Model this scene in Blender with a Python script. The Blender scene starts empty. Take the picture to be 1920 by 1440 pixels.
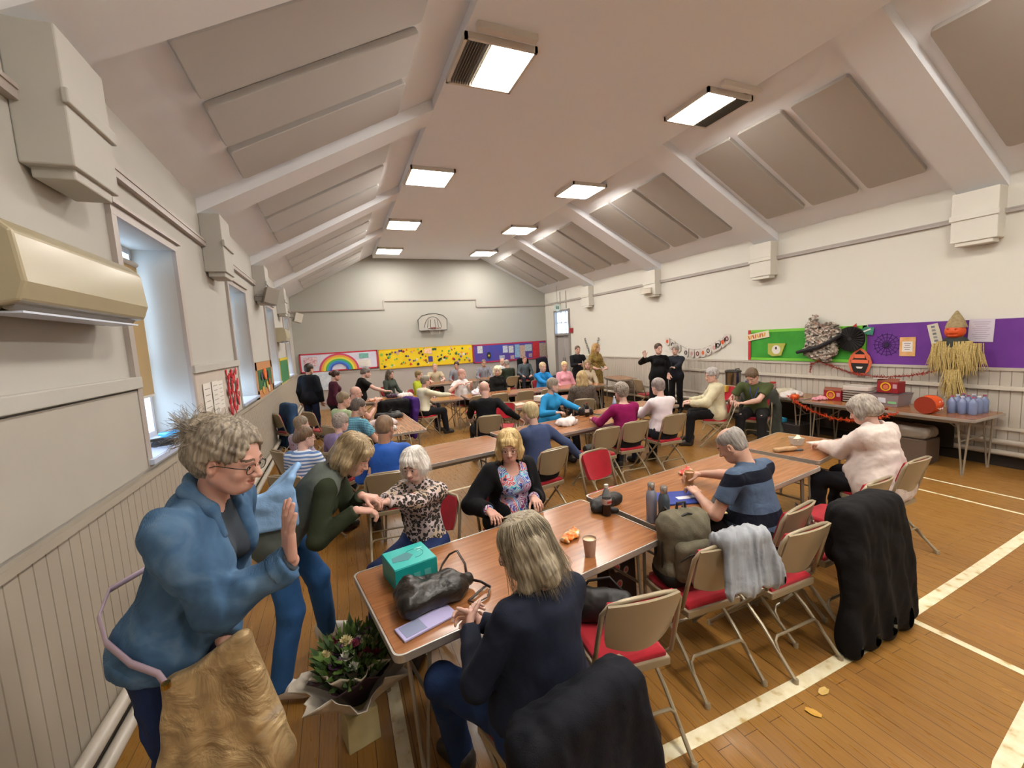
import bpy, math, random
import numpy as np
from mathutils import Vector, Matrix, Euler
PI=math.pi
random.seed(7)
SC=bpy.context.scene; COL=SC.collection
# ---------------- camera, world, exposure ----------------
HC=2.0; YAW,PITCH,ROLL,FPX=0.3862,-0.107,-0.0564,797.1
def _cam():
    cy,sy=math.cos(YAW),math.sin(YAW); cp,sp=math.cos(PITCH),math.sin(PITCH)
    F=Vector((sy*cp,cy*cp,sp)); r0=Vector((cy,-sy,0)); u0=r0.cross(F)
    c,s=math.cos(ROLL),math.sin(ROLL); R=r0*c+u0*s; U=-r0*s+u0*c
    cd=bpy.data.cameras.new('camera'); co=bpy.data.objects.new('camera',cd); COL.objects.link(co)
    cd.sensor_fit='HORIZONTAL'; cd.sensor_width=36; cd.lens=FPX*36/1920; cd.clip_start=.05; cd.clip_end=200
    m=Matrix((R,U,-F)).transposed().to_4x4(); m.translation=(0,0,HC); co.matrix_world=m
    SC.camera=co
_cam()
SC.view_settings.view_transform='Standard'; SC.view_settings.look='None'
SC.view_settings.gamma=1; SC.view_settings.use_curve_mapping=False
SC.view_settings.exposure=0.98
W=bpy.data.worlds.new('world'); SC.world=W; W.use_nodes=True
_bg=W.node_tree.nodes['Background']; _bg.inputs[0].default_value=(.50,.72,1,1); _bg.inputs[1].default_value=4.5
sun=bpy.data.lights.new('sun','SUN'); sun.energy=6; sun.angle=.02; sun.color=(1,.97,.9)
so=bpy.data.objects.new('sun',sun); COL.objects.link(so); so.rotation_euler=Vector((-.82,.12,.56)).to_track_quat('Z','Y').to_euler()
LIGHT_E=34.0
# ---------------- materials ----------------
def lin(h):
    if not isinstance(h,str): return tuple(h)+(1,)
    v=[int(h[i:i+2],16)/255 for i in (0,2,4)]
    return tuple((c/12.92 if c<=.04045 else ((c+.055)/1.055)**2.4) for c in v)+(1,)
class NT:
    def __init__(s,name,col='808080',rough=.6,metal=0,spec=.5):
        s.m=bpy.data.materials.new(name); s.m.use_nodes=True; s.t=s.m.node_tree; s.n=s.t.nodes
        s.b=s.n['Principled BSDF']; s.set('Base Color',lin(col)); s.set('Roughness',rough); s.set('Metallic',metal); s.set('Specular IOR Level',spec)
        s._tc=None
    def set(s,k,v,node=None): (node or s.b).inputs[k].default_value=v
    def L(s,a,b): s.t.links.new(a,b)
    def add(s,t,**k):
        n=s.n.new('ShaderNode'+t)
        for a,v in k.items():
            if a.startswith('i_'):
                key=a[2:]; n.inputs[int(key) if key.isdigit() else key.replace('_',' ')].default_value=v
            else: setattr(n,a,v)
        return n
    def co(s,scale=(1,1,1),rot=(0,0,0),loc=(0,0,0),kind='Object'):
        if s._tc is None: s._tc=s.add('TexCoord')
        m=s.add('Mapping'); s.L(s._tc.outputs[kind],m.inputs[0]); m.inputs[1].default_value=loc; m.inputs[2].default_value=rot; m.inputs[3].default_value=scale
        return m.outputs[0]
    def noise(s,scale=5,detail=3,vec=None,dist=0,rough=.5):
        n=s.add('TexNoise'); n.inputs['Scale'].default_value=scale; n.inputs['Detail'].default_value=detail; n.inputs['Distortion'].default_value=dist; n.inputs['Roughness'].default_value=rough
        s.L(vec if vec is not None else s.co(),n.inputs['Vector']); return n
    def vor(s,scale=5,vec=None,feature='F1',rnd=1):
        n=s.add('TexVoronoi',feature=feature); n.inputs['Scale'].default_value=scale; n.inputs['Randomness'].default_value=rnd
        s.L(vec if vec is not None else s.co(),n.inputs['Vector']); return n
    def wave(s,scale=5,vec=None,axis='X',dist=0,prof='SIN'):
        n=s.add('TexWave',bands_direction=axis,wave_profile=prof); n.inputs['Scale'].default_value=scale; n.inputs['Distortion'].default_value=dist
        s.L(vec if vec is not None else s.co(),n.inputs['Vector']); return n
    def ramp(s,fac,stops,interp='LINEAR'):
        r=s.add('ValToRGB'); r.color_ramp.interpolation=interp; e=r.color_ramp.elements
        while len(e)<len(stops): e.new(.5)
        for i,(p,c) in enumerate(stops): e[i].position=p; e[i].color=lin(c)
        s.L(fac,r.inputs[0]); return r.outputs[0]
    def mix(s,fac,a,b,mode='MIX'):
        m=s.add('Mix',data_type='RGBA',blend_type=mode)
        for i,v in ((0,fac),(6,a),(7,b)):
            if hasattr(v,'is_output') or isinstance(v,bpy.types.NodeSocket): s.L(v,m.inputs[i])
            elif i==0: m.inputs[0].default_value=v
            else: m.inputs[i].default_value=lin(v)
        return m.outputs[2]
    def col(s,sock): s.L(sock,s.b.inputs['Base Color']); return s
    def bump(s,h,strength=.3,dist=.01):
        b=s.add('Bump'); b.inputs['Strength'].default_value=strength; b.inputs['Distance'].default_value=dist
        s.L(h,b.inputs['Height']); s.L(b.outputs[0],s.b.inputs['Normal']); return s
_MC={}
def flat(col,rough=.6,metal=0,name=None,spec=.5):
    k=(col,rough,metal)
    if k not in _MC: _MC[k]=NT(name or 'paint_'+str(col),col,rough,metal,spec).m
    return _MC[k]
def vary(col,col2,scale=8,rough=.7,bump=.2,name='m',bs=60,metal=0,detail=4):
    k=(col,col2,scale,rough,bump,bs)
    if k in _MC: return _MC[k]
    n=NT(name,col,rough,metal); z=n.noise(scale,detail); n.col(n.ramp(z.outputs[0],[(.35,col),(.65,col2)]))
    if bump: n.bump(n.noise(bs,4).outputs[0],bump,.004)
    _MC[k]=n.m; return n.m
def cloth(col,rough=.85,wr=.5,name='cloth',var=.25):
    k=('cloth',col,rough,wr)
    if k in _MC: return _MC[k]
    n=NT(name,col,rough,0,.25); c=lin(col)
    z=n.noise(3.5,3); n.col(n.mix(n.ramp(z.outputs[0],[(.3,(0,0,0)),(.7,(1,1,1))]),tuple(x*(1-var) for x in c[:3]),tuple(min(1,x*(1+var*.6)) for x in c[:3])))
    a=n.noise(7,3,n.co(),.25); w=n.noise(260,2)
    n.bump(n.mix(.08,a.outputs[0],w.outputs[0]),wr*.7,.03); _MC[k]=n.m; return n.m
# ---------------- mesh builder ----------------
def fr(d,up=(0,0,1)):
    d=Vector(d).normalized(); u=Vector(up)
    if abs(d.dot(u))>.98: u=Vector((0,1,0)) if abs(d.y)<.9 else Vector((1,0,0))
    x=u.cross(d).normalized(); y=d.cross(x); return x,y,d
class MB:
    def __init__(s): s.v=[];s.f=[];s.mi=[];s.k=0
    def m(s,k): s.k=k; return s
    def _a(s,vs,fs):
        b=len(s.v); s.v+= [tuple(p) for p in vs]
        for q in fs: s.f.append([b+i for i in q]); s.mi.append(s.k)
    def box(s,c,d,R=None,top=None):
        hx,hy,hz=d[0]/2,d[1]/2,d[2]/2; vs=[]
        for z in(-1,1):
            t=(top if (top and z>0) else 1)
            for x,y in((-1,-1),(1,-1),(1,1),(-1,1)):
                p=Vector((x*hx*t,y*hy*t,z*hz)); 
                if R is not None: p=R@p
                vs.append(p+Vector(c))
        s._a(vs,[(3,2,1,0),(4,5,6,7),(0,1,5,4),(1,2,6,5),(2,3,7,6),(3,0,4,7)]); return s
    def rbox(s,c,d,r=.02,R=None,seg=3,axis=2):
        # prism with rounded corners in the plane normal to axis, plus a small chamfer
        a=[i for i in range(3) if i!=axis]; w,h=d[a[0]]/2,d[a[1]]/2; r=min(r,w*.99,h*.99); pts=[]
        for cx,cy,a0 in((w-r,h-r,0),(-w+r,h-r,90),(-w+r,-h+r,180),(w-r,-h+r,270)):
            for i in range(seg+1):
                t=math.radians(a0+90*i/seg); pts.append((cx+r*math.cos(t),cy+r*math.sin(t)))
        ch=min(.006,d[axis]*.3); hz=d[axis]/2; n=len(pts); vs=[]
        for z,k in((-hz,1-ch/w),(-hz+ch,1),(hz-ch,1),(hz,1-ch/w)):
            for x,y in pts:
                p=[0,0,0]; p[a[0]]=x*(k if z in(-hz,hz) else 1); p[a[1]]=y*(1-ch/h if z in(-hz,hz) else 1); p[axis]=z; p=Vector(p)
                if R is not None: p=R@p
                vs.append(p+Vector(c))
        fs=[tuple(range(n-1,-1,-1)),tuple(range(3*n,4*n))]
        for j in range(3):
            for i in range(n): k=(i+1)%n; fs.append((j*n+i,j*n+k,(j+1)*n+k,(j+1)*n+i))
        if axis==1: fs=[tuple(reversed(q)) for q in fs]
        s._a(vs,fs); return s
    def tube(s,pts,r,seg=8,closed=False,sx=1.0):
        pts=[Vector(p) for p in pts]; n=len(pts); rs=r if hasattr(r,'__len__') else [r]*n; vs=[]; X=None
        for i,p in enumerate(pts):
            if closed: t=pts[(i+1)%n]-pts[i-1]
            else: t=pts[min(i+1,n-1)]-pts[max(i-1,0)]
            if t.length<1e-9: t=Vector((0,0,1))
            t.normalize()
            if X is None: X,Y,_=fr(t)
            else:
                X=(X-t*X.dot(t)); X=X.normalized() if X.length>1e-6 else fr(t)[0]; 
            Y=t.cross(X)
            for j in range(seg):
                a=2*PI*j/seg; vs.append(p+X*math.cos(a)*rs[i]*sx+Y*math.sin(a)*rs[i])
        fs=[]
        for i in range(n if closed else n-1):
            for j in range(seg):
                a=i*seg+j;b=i*seg+(j+1)%seg;c=((i+1)%n)*seg+(j+1)%seg;d=((i+1)%n)*seg+j; fs.append((a,b,c,d))
        if not closed: fs+= [tuple(range(seg-1,-1,-1)),tuple(range((n-1)*seg,n*seg))]
        s._a(vs,fs); return s
    def lathe(s,prof,c=(0,0,0),seg=16,R=None,sx=1,sy=1):
        vs=[];n=len(prof)
        for r,z in prof:
            for j in range(seg):
                a=2*PI*j/seg; p=Vector((r*math.cos(a)*sx,r*math.sin(a)*sy,z))
                if R is not None: p=R@p
                vs.append(p+Vector(c))
        fs=[(i*seg+j,i*seg+(j+1)%seg,(i+1)*seg+(j+1)%seg,(i+1)*seg+j) for i in range(n-1) for j in range(seg)]
        fs+=[tuple(range(seg-1,-1,-1)),tuple(range((n-1)*seg,n*seg))]; s._a(vs,fs); return s
    def prism(s,poly,axis,a,b):
        # poly: 2D list in the two other axes
        ax=[i for i in range(3) if i!=axis]; vs=[]
        for t in(a,b):
            for p in poly:
                q=[0,0,0]; q[ax[0]],q[ax[1]]=p; q[axis]=t; vs.append(q)
        n=len(poly); fs=[tuple(range(n)),tuple(range(2*n-1,n-1,-1))]+[(i,i+n,(i+1)%n+n,(i+1)%n) for i in range(n)]
        s._a(vs,fs); return s
    def sheet(s,fn,nu,nv,th=.004):
        P=[[Vector(fn(i/nu,j/nv)) for j in range(nv+1)] for i in range(nu+1)]; vs=[];w=nv+1
        for k in(0,1):
            for i in range(nu+1):
                for j in range(nv+1):
                    du=P[min(i+1,nu)][j]-P[max(i-1,0)][j]; dv=P[i][min(j+1,nv)]-P[i][max(j-1,0)]; nn=du.cross(dv)
                    nn=nn.normalized() if nn.length>1e-9 else Vector((0,0,1)); vs.append(P[i][j]+nn*(th/2 if k else -th/2))
        o=(nu+1)*w; fs=[]
        for i in range(nu):
            for j in range(nv):
                a,b,c,d=i*w+j,(i+1)*w+j,(i+1)*w+j+1,i*w+j+1; fs.append((a+o,b+o,c+o,d+o)); fs.append((d,c,b,a))
        for i in range(nu): fs.append((i*w,(i+1)*w,(i+1)*w+o,i*w+o)); fs.append(((i+1)*w+nv,i*w+nv,i*w+nv+o,(i+1)*w+nv+o))
        for j in range(nv): fs.append((j+1,j,j+o,j+1+o)); fs.append((nu*w+j,nu*w+j+1,nu*w+j+1+o,nu*w+j+o))
        s._a(vs,fs); return s
    def build(s,name,mats,parent=None,smooth=False,loc=(0,0,0),rz=0,bevel=0):
        return mk(name,s.v,s.f,mats,parent,smooth,s.mi,loc,rz,bevel)
def mk(name,v,f,mats,parent=None,smooth=False,mi=None,loc=(0,0,0),rz=0,bevel=0,fixn=True):
    me=bpy.data.meshes.new(name); me.from_pydata(v,[],f)
    if not isinstance(mats,(list,tuple)): mats=[mats]
    for m in mats: me.materials.append(m)
    if mi is not None and len(mats)>1: me.polygons.foreach_set('material_index',mi)
    if smooth:
        me.polygons.foreach_set('use_smooth',[True]*len(me.polygons))
        if smooth!=2:
            try: me.set_sharp_from_angle(angle=.7)
            except Exception: pass
    if fixn:
        import bmesh
        bm=bmesh.new(); bm.from_mesh(me); bmesh.ops.recalc_face_normals(bm,faces=bm.faces); bm.to_mesh(me); bm.free()
    me.update()
    o=bpy.data.objects.new(name,me); COL.objects.link(o); o.location=loc; o.rotation_euler=(0,0,rz)
    if parent is not None: o.parent=parent
    if bevel:
        b=o.modifiers.new('bevel','BEVEL'); b.width=bevel; b.segments=2; b.limit_method='ANGLE'
    return o
def tag(o,label,cat,group=None,kind=None):
    o['label']=label; o['category']=cat
    if group: o['group']=group
    if kind: o['kind']=kind
    return o
def empty(name,label,cat,loc=(0,0,0),rz=0,group=None):
    o=bpy.data.objects.new(name,None); COL.objects.link(o); o.location=loc; o.rotation_euler=(0,0,rz); o.empty_display_size=.1
    return tag(o,label,cat,group)
def struct(o): o['kind']='structure'; return o
def dup(root,loc,rz,label=None,group=None,skip=()):
    r=root.copy(); COL.objects.link(r); r.location=loc; r.rotation_euler=(0,0,rz)
    if label: r['label']=label
    if group: r['group']=group
    for ch in list(root.children):
        if ch.name.split('.')[0] in skip: continue
        c=ch.copy(); COL.objects.link(c); c.parent=r
        for g in list(ch.children):
            d=g.copy(); COL.objects.link(d); d.parent=c
    return r
def rotz(a): return Matrix.Rotation(a,3,'Z')
# ---------------- room ----------------
XL,XR,YB,YE=-1.24,7.83,-3.0,15.31
ZE,ZC,XA,XB=3.54,4.94,1.42,5.11
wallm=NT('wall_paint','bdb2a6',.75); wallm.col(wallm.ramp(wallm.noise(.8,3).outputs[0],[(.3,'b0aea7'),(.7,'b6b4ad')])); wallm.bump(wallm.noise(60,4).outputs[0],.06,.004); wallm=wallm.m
ceilm=NT('ceiling_paint','e6e9ee',.8); ceilm.bump(ceilm.noise(50,4).outputs[0],.08,.004); ceilm=ceilm.m
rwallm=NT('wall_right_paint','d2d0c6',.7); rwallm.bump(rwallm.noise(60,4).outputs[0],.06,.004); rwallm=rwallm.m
greym=flat('a8a19b',.5,name='grey_paint'); trimm=flat('a9a099',.45,name='trim_paint')
dadom=NT('dado_paint','a49b8c',.5); dadom=dadom.m
fl=NT('floor_boards','9a6a34',.32,0,.5)
br=fl.add('TexBrick',offset=.37,offset_frequency=2,squash=1)
fl.L(fl.co(rot=(0,0,PI/2)),br.inputs['Vector']); 
for k,v in (('Scale',1.0),('Mortar Size',.0016),('Mortar Smooth',.2),('Bias',0),('Brick Width',1.35),('Row Height',.088)): br.inputs[k].default_value=v
br.inputs['Color1'].default_value=lin('94672f'); br.inputs['Color2'].default_value=lin('7a5228'); br.inputs['Mortar'].default_value=lin('3d2510')
g=fl.noise(3,6,fl.co(scale=(26,1.6,1)),.6); big=fl.noise(1.1,3)
c1=fl.mix(.55,br.outputs[0],fl.ramp(g.outputs[0],[(.3,'6a4822'),(.55,'90642e'),(.8,'ac803e')]))
c1=fl.mix(fl.ramp(big.outputs[0],[(.35,(.15,.15,.15)),(.7,(.6,.6,.6))]),c1,'9c7438')
c1=fl.mix(br.outputs[1],c1,'3a230f'); fl.col(c1)
fl.L(fl.ramp(g.outputs[0],[(.3,(.42,.42,.42)),(.7,(.24,.24,.24))]),fl.b.inputs['Roughness'])
fl.bump(fl.mix(.75,g.outputs[0],br.outputs[1]),.12,.003); floorm=fl.m
m=MB(); m.box(((XL+XR)/2,(YB+YE)/2,-.05),(XR-XL+.8,YE-YB+.6,.1)); struct(m.build('floor',floorm))
# floor markings (old painted lines, patchy)
lm=NT('line_paint','d9cfae',.5); q=lm.noise(14,5); lm.col(lm.ramp(q.outputs[0],[(.30,'b99d62'),(.42,'d8cda8'),(.7,'e6dfc4')])); lm=lm.m
def floorline(n,pts,w):
    m=MB()
    pts=[Vector(p) for p in pts]
    vs=[]
    for i,p in enumerate(pts):
        t=(pts[min(i+1,len(pts)-1)]-pts[max(i-1,0)]).normalized(); nn=Vector((-t.y,t.x))
        for s in(-1,1): vs+= [(p.x+nn.x*s*w/2,p.y+nn.y*s*w/2,.0005),(p.x+nn.x*s*w/2,p.y+nn.y*s*w/2,.0025)]
    fs=[]
    for i in range(len(pts)-1):
        a=i*4; b=a+4; fs+=[(a+1,a+3,b+3,b+1),(a,a+1,b+1,b),(a+2,b+2,b+3,a+3),(a,b,b+2,a+2)]
    m._a(vs,fs); o=struct(m.build('trim_%d'%n,lm)); o['label']='pale painted court line on the floor'
floorline(1,[(1.0,1.45),(1.6,1.44),(2.2,1.44),(2.8,1.455),(3.37,1.5),(4.4,1.56),(5.5,1.635),(7.2,1.74)],.075)
floorline(2,[(3.35,1.46),(3.35,-2)],.05)
floorline(3,[(6.57,3.7),(6.57,-2)],.035)
floorline(4,[(6.08,3.4),(6.08,-2)],.035)
floorline(5,[(2.0,.62),(2.55,.765),(3.2,.86),(4.3,.95)],.075)
floorline(6,[(-.9,5.22),(.18,5.31),(1.5,5.52),(3.2,5.8)],.05)
floorline(7,[(.125,3.6),(.125,1.5)],.07)
# left wall with window openings
WIN=[(3.53,4.62),(6.6,7.72),(9.72,10.84),(12.84,13.96)]; WZ0,WZ1=1.33,2.92; T=.36
m=MB(); y=YB
for a,b in WIN+[(YE,YE)]:
    m.box((XL-T/2,(y+a)/2,1.9),(T,a-y,3.8)); 
    if a<YE: m.box((XL-T/2,(a+b)/2,WZ0/2),(T,b-a,WZ0)); m.box((XL-T/2,(a+b)/2,(WZ1+3.8)/2),(T,b-a,3.8-WZ1))
    y=b
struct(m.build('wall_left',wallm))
# right wall with door opening near the far end
DY0,DY1=13.40,14.52
m=MB(); m.box((XR+.15,(YB+DY0)/2,1.9),(.3,DY0-YB,3.8)); m.box((XR+.15,(DY1+YE)/2,1.9),(.3,YE-DY1,3.8)); m.box((XR+.15,(DY0+DY1)/2,3.37),(.3,DY1-DY0,.86))
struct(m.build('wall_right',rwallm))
prof=[(XL-T,-.02),(XR+.3,-.02),(XR+.3,ZE+.1),(XB,ZC+.25),(XA,ZC+.25),(XL-T,ZE+.1)]
m=MB(); m.prism(prof,1,YE,YE+.25); struct(m.build('wall_end',flat('a4a39a',.75,name='end_wall_paint')))
m=MB(); m.prism(prof,1,YB-.25,YB); struct(m.build('wall_back',wallm))
# ceiling: flat middle, recessed slopes
RC=.13
m=MB(); m.box(((XA+XB)/2,(YB+YE)/2,ZC+.2),(XB-XA,YE-YB,.4)); struct(m.build('ceiling',ceilm))
m=MB(); m.prism([(XR,ZE+RC),(XB,ZC+RC),(XB,ZC+.4),(XR+.3,ZC+.2),(XR+.3,ZE+RC)],1,YB,YE); struct(m.build('ceiling',ceilm))
m=MB(); m.prism([(XL,ZE+RC),(XA,ZC+RC),(XA,ZC+.4),(XL-.3,ZC+.2),(XL-.3,ZE+RC)],1,YB,YE); struct(m.build('ceiling',ceilm))
BY=[-.2,2.90,5.86,8.98,12.06]
n=10
for i,y in enumerate(BY):
    for s in(0,1):
        m=MB()
        if s: m.prism([(XR,ZE-.02),(XB,ZC),(XB,ZC+.2),(XR,ZE+.2)],1,y-.23,y+.23)
        else: m.prism([(XL,ZE-.02),(XA,ZC),(XA,ZC+.2),(XL,ZE+.2)],1,y-.23,y+.23)
        o=struct(m.build('trim_%d'%n,ceilm)); o['label']='sloping boxed roof beam'; n+=1
        # corbel box
        x=XR-.1 if s else XL+.1
        m=MB(); m.box((x,y,3.22),(.2,.44,.62)); m.box((x,y,2.89),(.16,.36,.06),top=None)
        m.box((x+(-.1 if s else .1)*1.05,y,3.22),(.03,.47,.07))
        o=struct(m.build('trim_%d'%n,rwallm if s else wallm,bevel=.008)); o['label']='boxed corbel under the roof beam'; n+=1
# picture rails
def bar(name,a,b,d,h,mat,label=None):
    a,b=Vector(a),Vector(b); L=(b-a).length; c=(a+b)/2; dr=(b-a).normalized()
    m=MB(); R=Matrix((dr.cross(Vector((0,0,1))) if abs(dr.z)<.9 else Vector((1,0,0)),dr,Vector((0,0,1)) if abs(dr.z)<.9 else Vector((0,-1,0)))).transposed()
    m.box(c,(d,L,h),R); m.box(c+Vector((0,0,h*.3)) if abs(dr.z)<.9 else c,(d*1.35,L,h*.3),R)
    o=struct(m.build(name,mat)); 
    if label:o['label']=label
    return o
bar('trim_%d'%n,(XL+.02,YB,3.21),(XL+.02,YE,3.21),.04,.07,trimm,'left picture rail');n+=1
bar('trim_%d'%n,(XR-.02,YB,3.225),(XR-.02,YE,3.225),.04,.06,greym,'right picture rail');n+=1
for a,b in (((XL,3.24),(1.65,3.24)),((1.65,3.24),(1.65,3.52)),((1.65,3.52),(4.97,3.52)),((4.97,3.52),(4.97,3.24)),((4.97,3.24),(XR,3.24))):
    bar('trim_%d'%n,(a[0],YE-.02,a[1]),(b[0],YE-.02,b[1]),.04,.05,trimm,'end wall picture rail');n+=1
# wainscot: grooved boards
def wains(nm,x0,y0,x1,y1,h,nx,ny,mat,pitch=.085,cap=True):
    L=math.hypot(x1-x0,y1-y0); k=int(L/pitch); m=MB(); ux,uy=(x1-x0)/L,(y1-y0)/L; th=.02
    # profile in plan: flat board with narrow v groove
    pts=[]
    for i in range(k):
        s=i*L/k; w=L/k
        pts+=[(s,.008),(s+.004,th),(s+w-.004,th)]
    pts+=[(L,.008)]
    vs=[]
    for z in(0,h):
        for s,d in pts: vs.append((x0+ux*s+nx*d,y0+uy*s+ny*d,z))
    nn=len(pts); fs=[(i,i+1,i+1+nn,i+nn) for i in range(nn-1)]
    vs+= [(x0,y0,h),(x1,y1,h),(x0,y0,0),(x1,y1,0)]
    m._a(vs,fs); m.box(((x0+x1)/2+nx*.015,(y0+y1)/2+ny*.015,h+.02),(abs(x1-x0)+abs(nx)*.045,abs(y1-y0)+abs(ny)*.045,.04))
    o=struct(m.build(nm,mat)); return o
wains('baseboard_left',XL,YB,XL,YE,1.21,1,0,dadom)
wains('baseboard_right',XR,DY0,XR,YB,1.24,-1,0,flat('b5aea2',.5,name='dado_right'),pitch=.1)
m=MB(); m.box(((XL+XR)/2,YE-.012,.6),(XR-XL,.024,1.2)); m.box(((XL+XR)/2,YE-.02,1.2),(XR-XL,.04,.05)); struct(m.build('baseboard_end',flat('aaa49e',.55)))
# heating pipes along both walls
for s,x in((0,XL+.07),(1,XR-.07)):
    for z in((.12,.27) if s==0 else (.19,.33)):
        m=MB(); m.tube([(x,YB+.05,z),(x,DY0 if s else YE-.05,z)],.034,12)
        for k in range(8): 
            y=YB+.5+k*2; m.box((x+(.035 if s else -.035),y,z),(.06,.03,.03))
        tag(m.build('heating_pipe',flat('b7afa2',.35),smooth=1),('lower' if z<.22 else 'upper')+(' white heating pipe along the right wall' if s else ' cream heating pipe along the left wall'),'pipe',None)
    m=MB(); m.box((x+(.05 if s else -.05),(YB+YE)/2-.5,.07),(.02,YE-YB-2,.14)); struct(m.build('trim_%d'%n,flat('2a221c',.8)));n+=1
m=MB(); m.box((XR-.04,5.5,1.02),(.04,7.4,.05)); struct(m.build('trim_%d'%n,flat('c4bdb0',.5)));n+=1
m=MB(); m.box((XR-.03,5.5,.5),(.03,9,.04)); struct(m.build('trim_%d'%n,flat('c4bdb0',.5)));n+=1
# windows on the left wall
glassm=NT('window_glass','ffffff',.02); glassm.set('Transmission Weight',1.0); glassm.set('IOR',1.1); glassm=glassm.m
framem=flat('d5d6dc',.35,name='window_frame_paint'); blindm=NT('blind_fabric','b49a6c',.85)
blindm.set('Transmission Weight',0); blindm=blindm.m
for i,(a,b) in enumerate(WIN):
    x=XL-T+.05; m=MB()
    for yy in(a+.02,(a+b)/2,b-.02): m.box((x,yy,(WZ0+WZ1)/2),(.05,.045,WZ1-WZ0))
    for zz in(WZ0+.02,WZ0+.62,WZ1-.02): m.box((x,(a+b)/2,zz),(.045,b-a,.05))
    w=struct(m.build('window_%d'%(i+1),framem))
    m=MB(); m.box((x-.005,(a+b)/2,(WZ0+WZ1)/2),(.006,b-a-.04,WZ1-WZ0-.04)); o=m.build('pane',glassm,w)
    # reveal casing + architrave
    m=MB(); h=(WZ1-WZ0)
    for yy in(a-.03,b+.03): m.box((XL+.015,yy,(WZ0+WZ1)/2),(.03,.07,h+.1))
    m.box((XL+.015,(a+b)/2,WZ1+.03),(.032,b-a+.13,.07)); m.box((XL+.03,(a+b)/2,WZ1+.07),(.05,b-a+.17,.025))
    m.build('window_frame',trimm,w)
    m=MB(); m.box((XL-.13,(a+b)/2,WZ0-.01),(.34,b-a,.03)); m.box((XL+.03,(a+b)/2,WZ0-.015),(.05,b-a+.1,.035)); m.build('window_sill',flat('b9c4dc',.3),w)
    # roller blind, drawn most of the way down
    zb=WZ0+(.36 if i==0 else .3); R0=empty('roller_blind',['beige roller blind nearly closed in the nearest window','beige roller blind in the second window from the camera','beige roller blind in the third window from the camera','beige roller blind in the farthest window'][i],'blind',(XL-.24,(a+b)/2-.02,WZ1-.14))
    m=MB(); m.box((0,-.02,(zb-(WZ1-.14))/2),(.004,b-a-.07,(WZ1-.14-zb))); m.build('blind_fabric',blindm,R0)
    m=MB(); m.tube([(0,-(b-a)/2+.05,.0),(0,(b-a)/2-.06,.0)],.022,10); m.build('roller',flat('cfc7b8',.5),R0,smooth=1)
    m=MB(); m.box((0,-.02,zb-(WZ1-.14)),(.014,b-a-.07,.02)); m.build('bottom_bar',flat('cfc7b8',.5),R0)
# door in the right wall, window over it
grd=flat('8f8b87',.5,name='door_paint'); dy=(DY0+DY1)/2
m=MB(); m.box((XR+.06,dy-.27,1.0),(.05,.52,2.0)); m.box((XR+.06,dy+.27,1.0),(.05,.52,2.0)); d=struct(m.build('door_1',flat('a19c97',.5),bevel=.004))
for s in(-1,1): m=MB(); m.box((XR+.02,dy+s*.06,1.0),(.03,.02,.35)); m.build('door_handle',flat('999999',.3,1),d)
m=MB()
for y in(DY0+.03,DY1-.03): m.box((XR+.0,y,1.47),(.12,.07,2.94))
m.box((XR,dy,2.03),(.12,1.1,.06)); m.box((XR,dy,2.91),(.12,1.1,.06)); m.build('door_frame',grd,d)
m=MB(); x=XR+.06
for y in(dy-.5,dy-.17,dy+.17,dy+.5): m.box((x,y,2.47),(.04,.035,.84))
for z in(2.07,2.47,2.88): m.box((x,dy,z),(.04,1.03,.035))
w=struct(m.build('window_5',framem)); m=MB(); m.box((x,dy,2.47),(.006,1.0,.8)); m.build('pane',glassm,w)
# acoustic panels
apm=NT('acoustic_panel','b0aba4',.9); apm.bump(apm.noise(300,2).outputs[0],.2,.002); apm=apm.m; apl=NT('acoustic_panel_pale','bdbcba',.9).m
bays=[(-.2+.23,2.67),(3.13,5.63),(6.09,8.75),(9.21,11.83),(12.29,15.0)]
sl=math.atan2(ZC-ZE,XR-XB); sl2=math.atan2(ZC-ZE,XA-XL)
onm=['nearest the camera','second from the camera','third from the camera','fourth from the camera','beside the end wall']
pos3=['near','middle','far']
for bi,(a,b) in enumerate(bays):
    w=(b-a-.5)/3
    for k in range(3):
        y=a+.13+w/2+k*(w+.12)
        for s in(0,1):
            if s: cx=6.50; cz=ZC+RC-(cx-XB)*math.tan(sl)-.02; R=Matrix.Rotation(sl,3,'Y')
            else: cx=.09; cz=ZC+RC-(XA-cx)*math.tan(sl2)-.02; R=Matrix.Rotation(-sl2,3,'Y')
            m=MB(); m.rbox((0,0,0),(1.92,w,.06),.04,R); o=m.build('acoustic_panel',apm if s else apl,loc=(cx,y,cz-.015))
            tag(o,'%s %s acoustic panel, %s ceiling slope, bay %s'%(pos3[k],'grey' if s else 'pale grey',('right' if s else 'left'),onm[bi]),'acoustic panel','acoustic panels on the %s slope'%('right' if s else 'left'))
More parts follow.
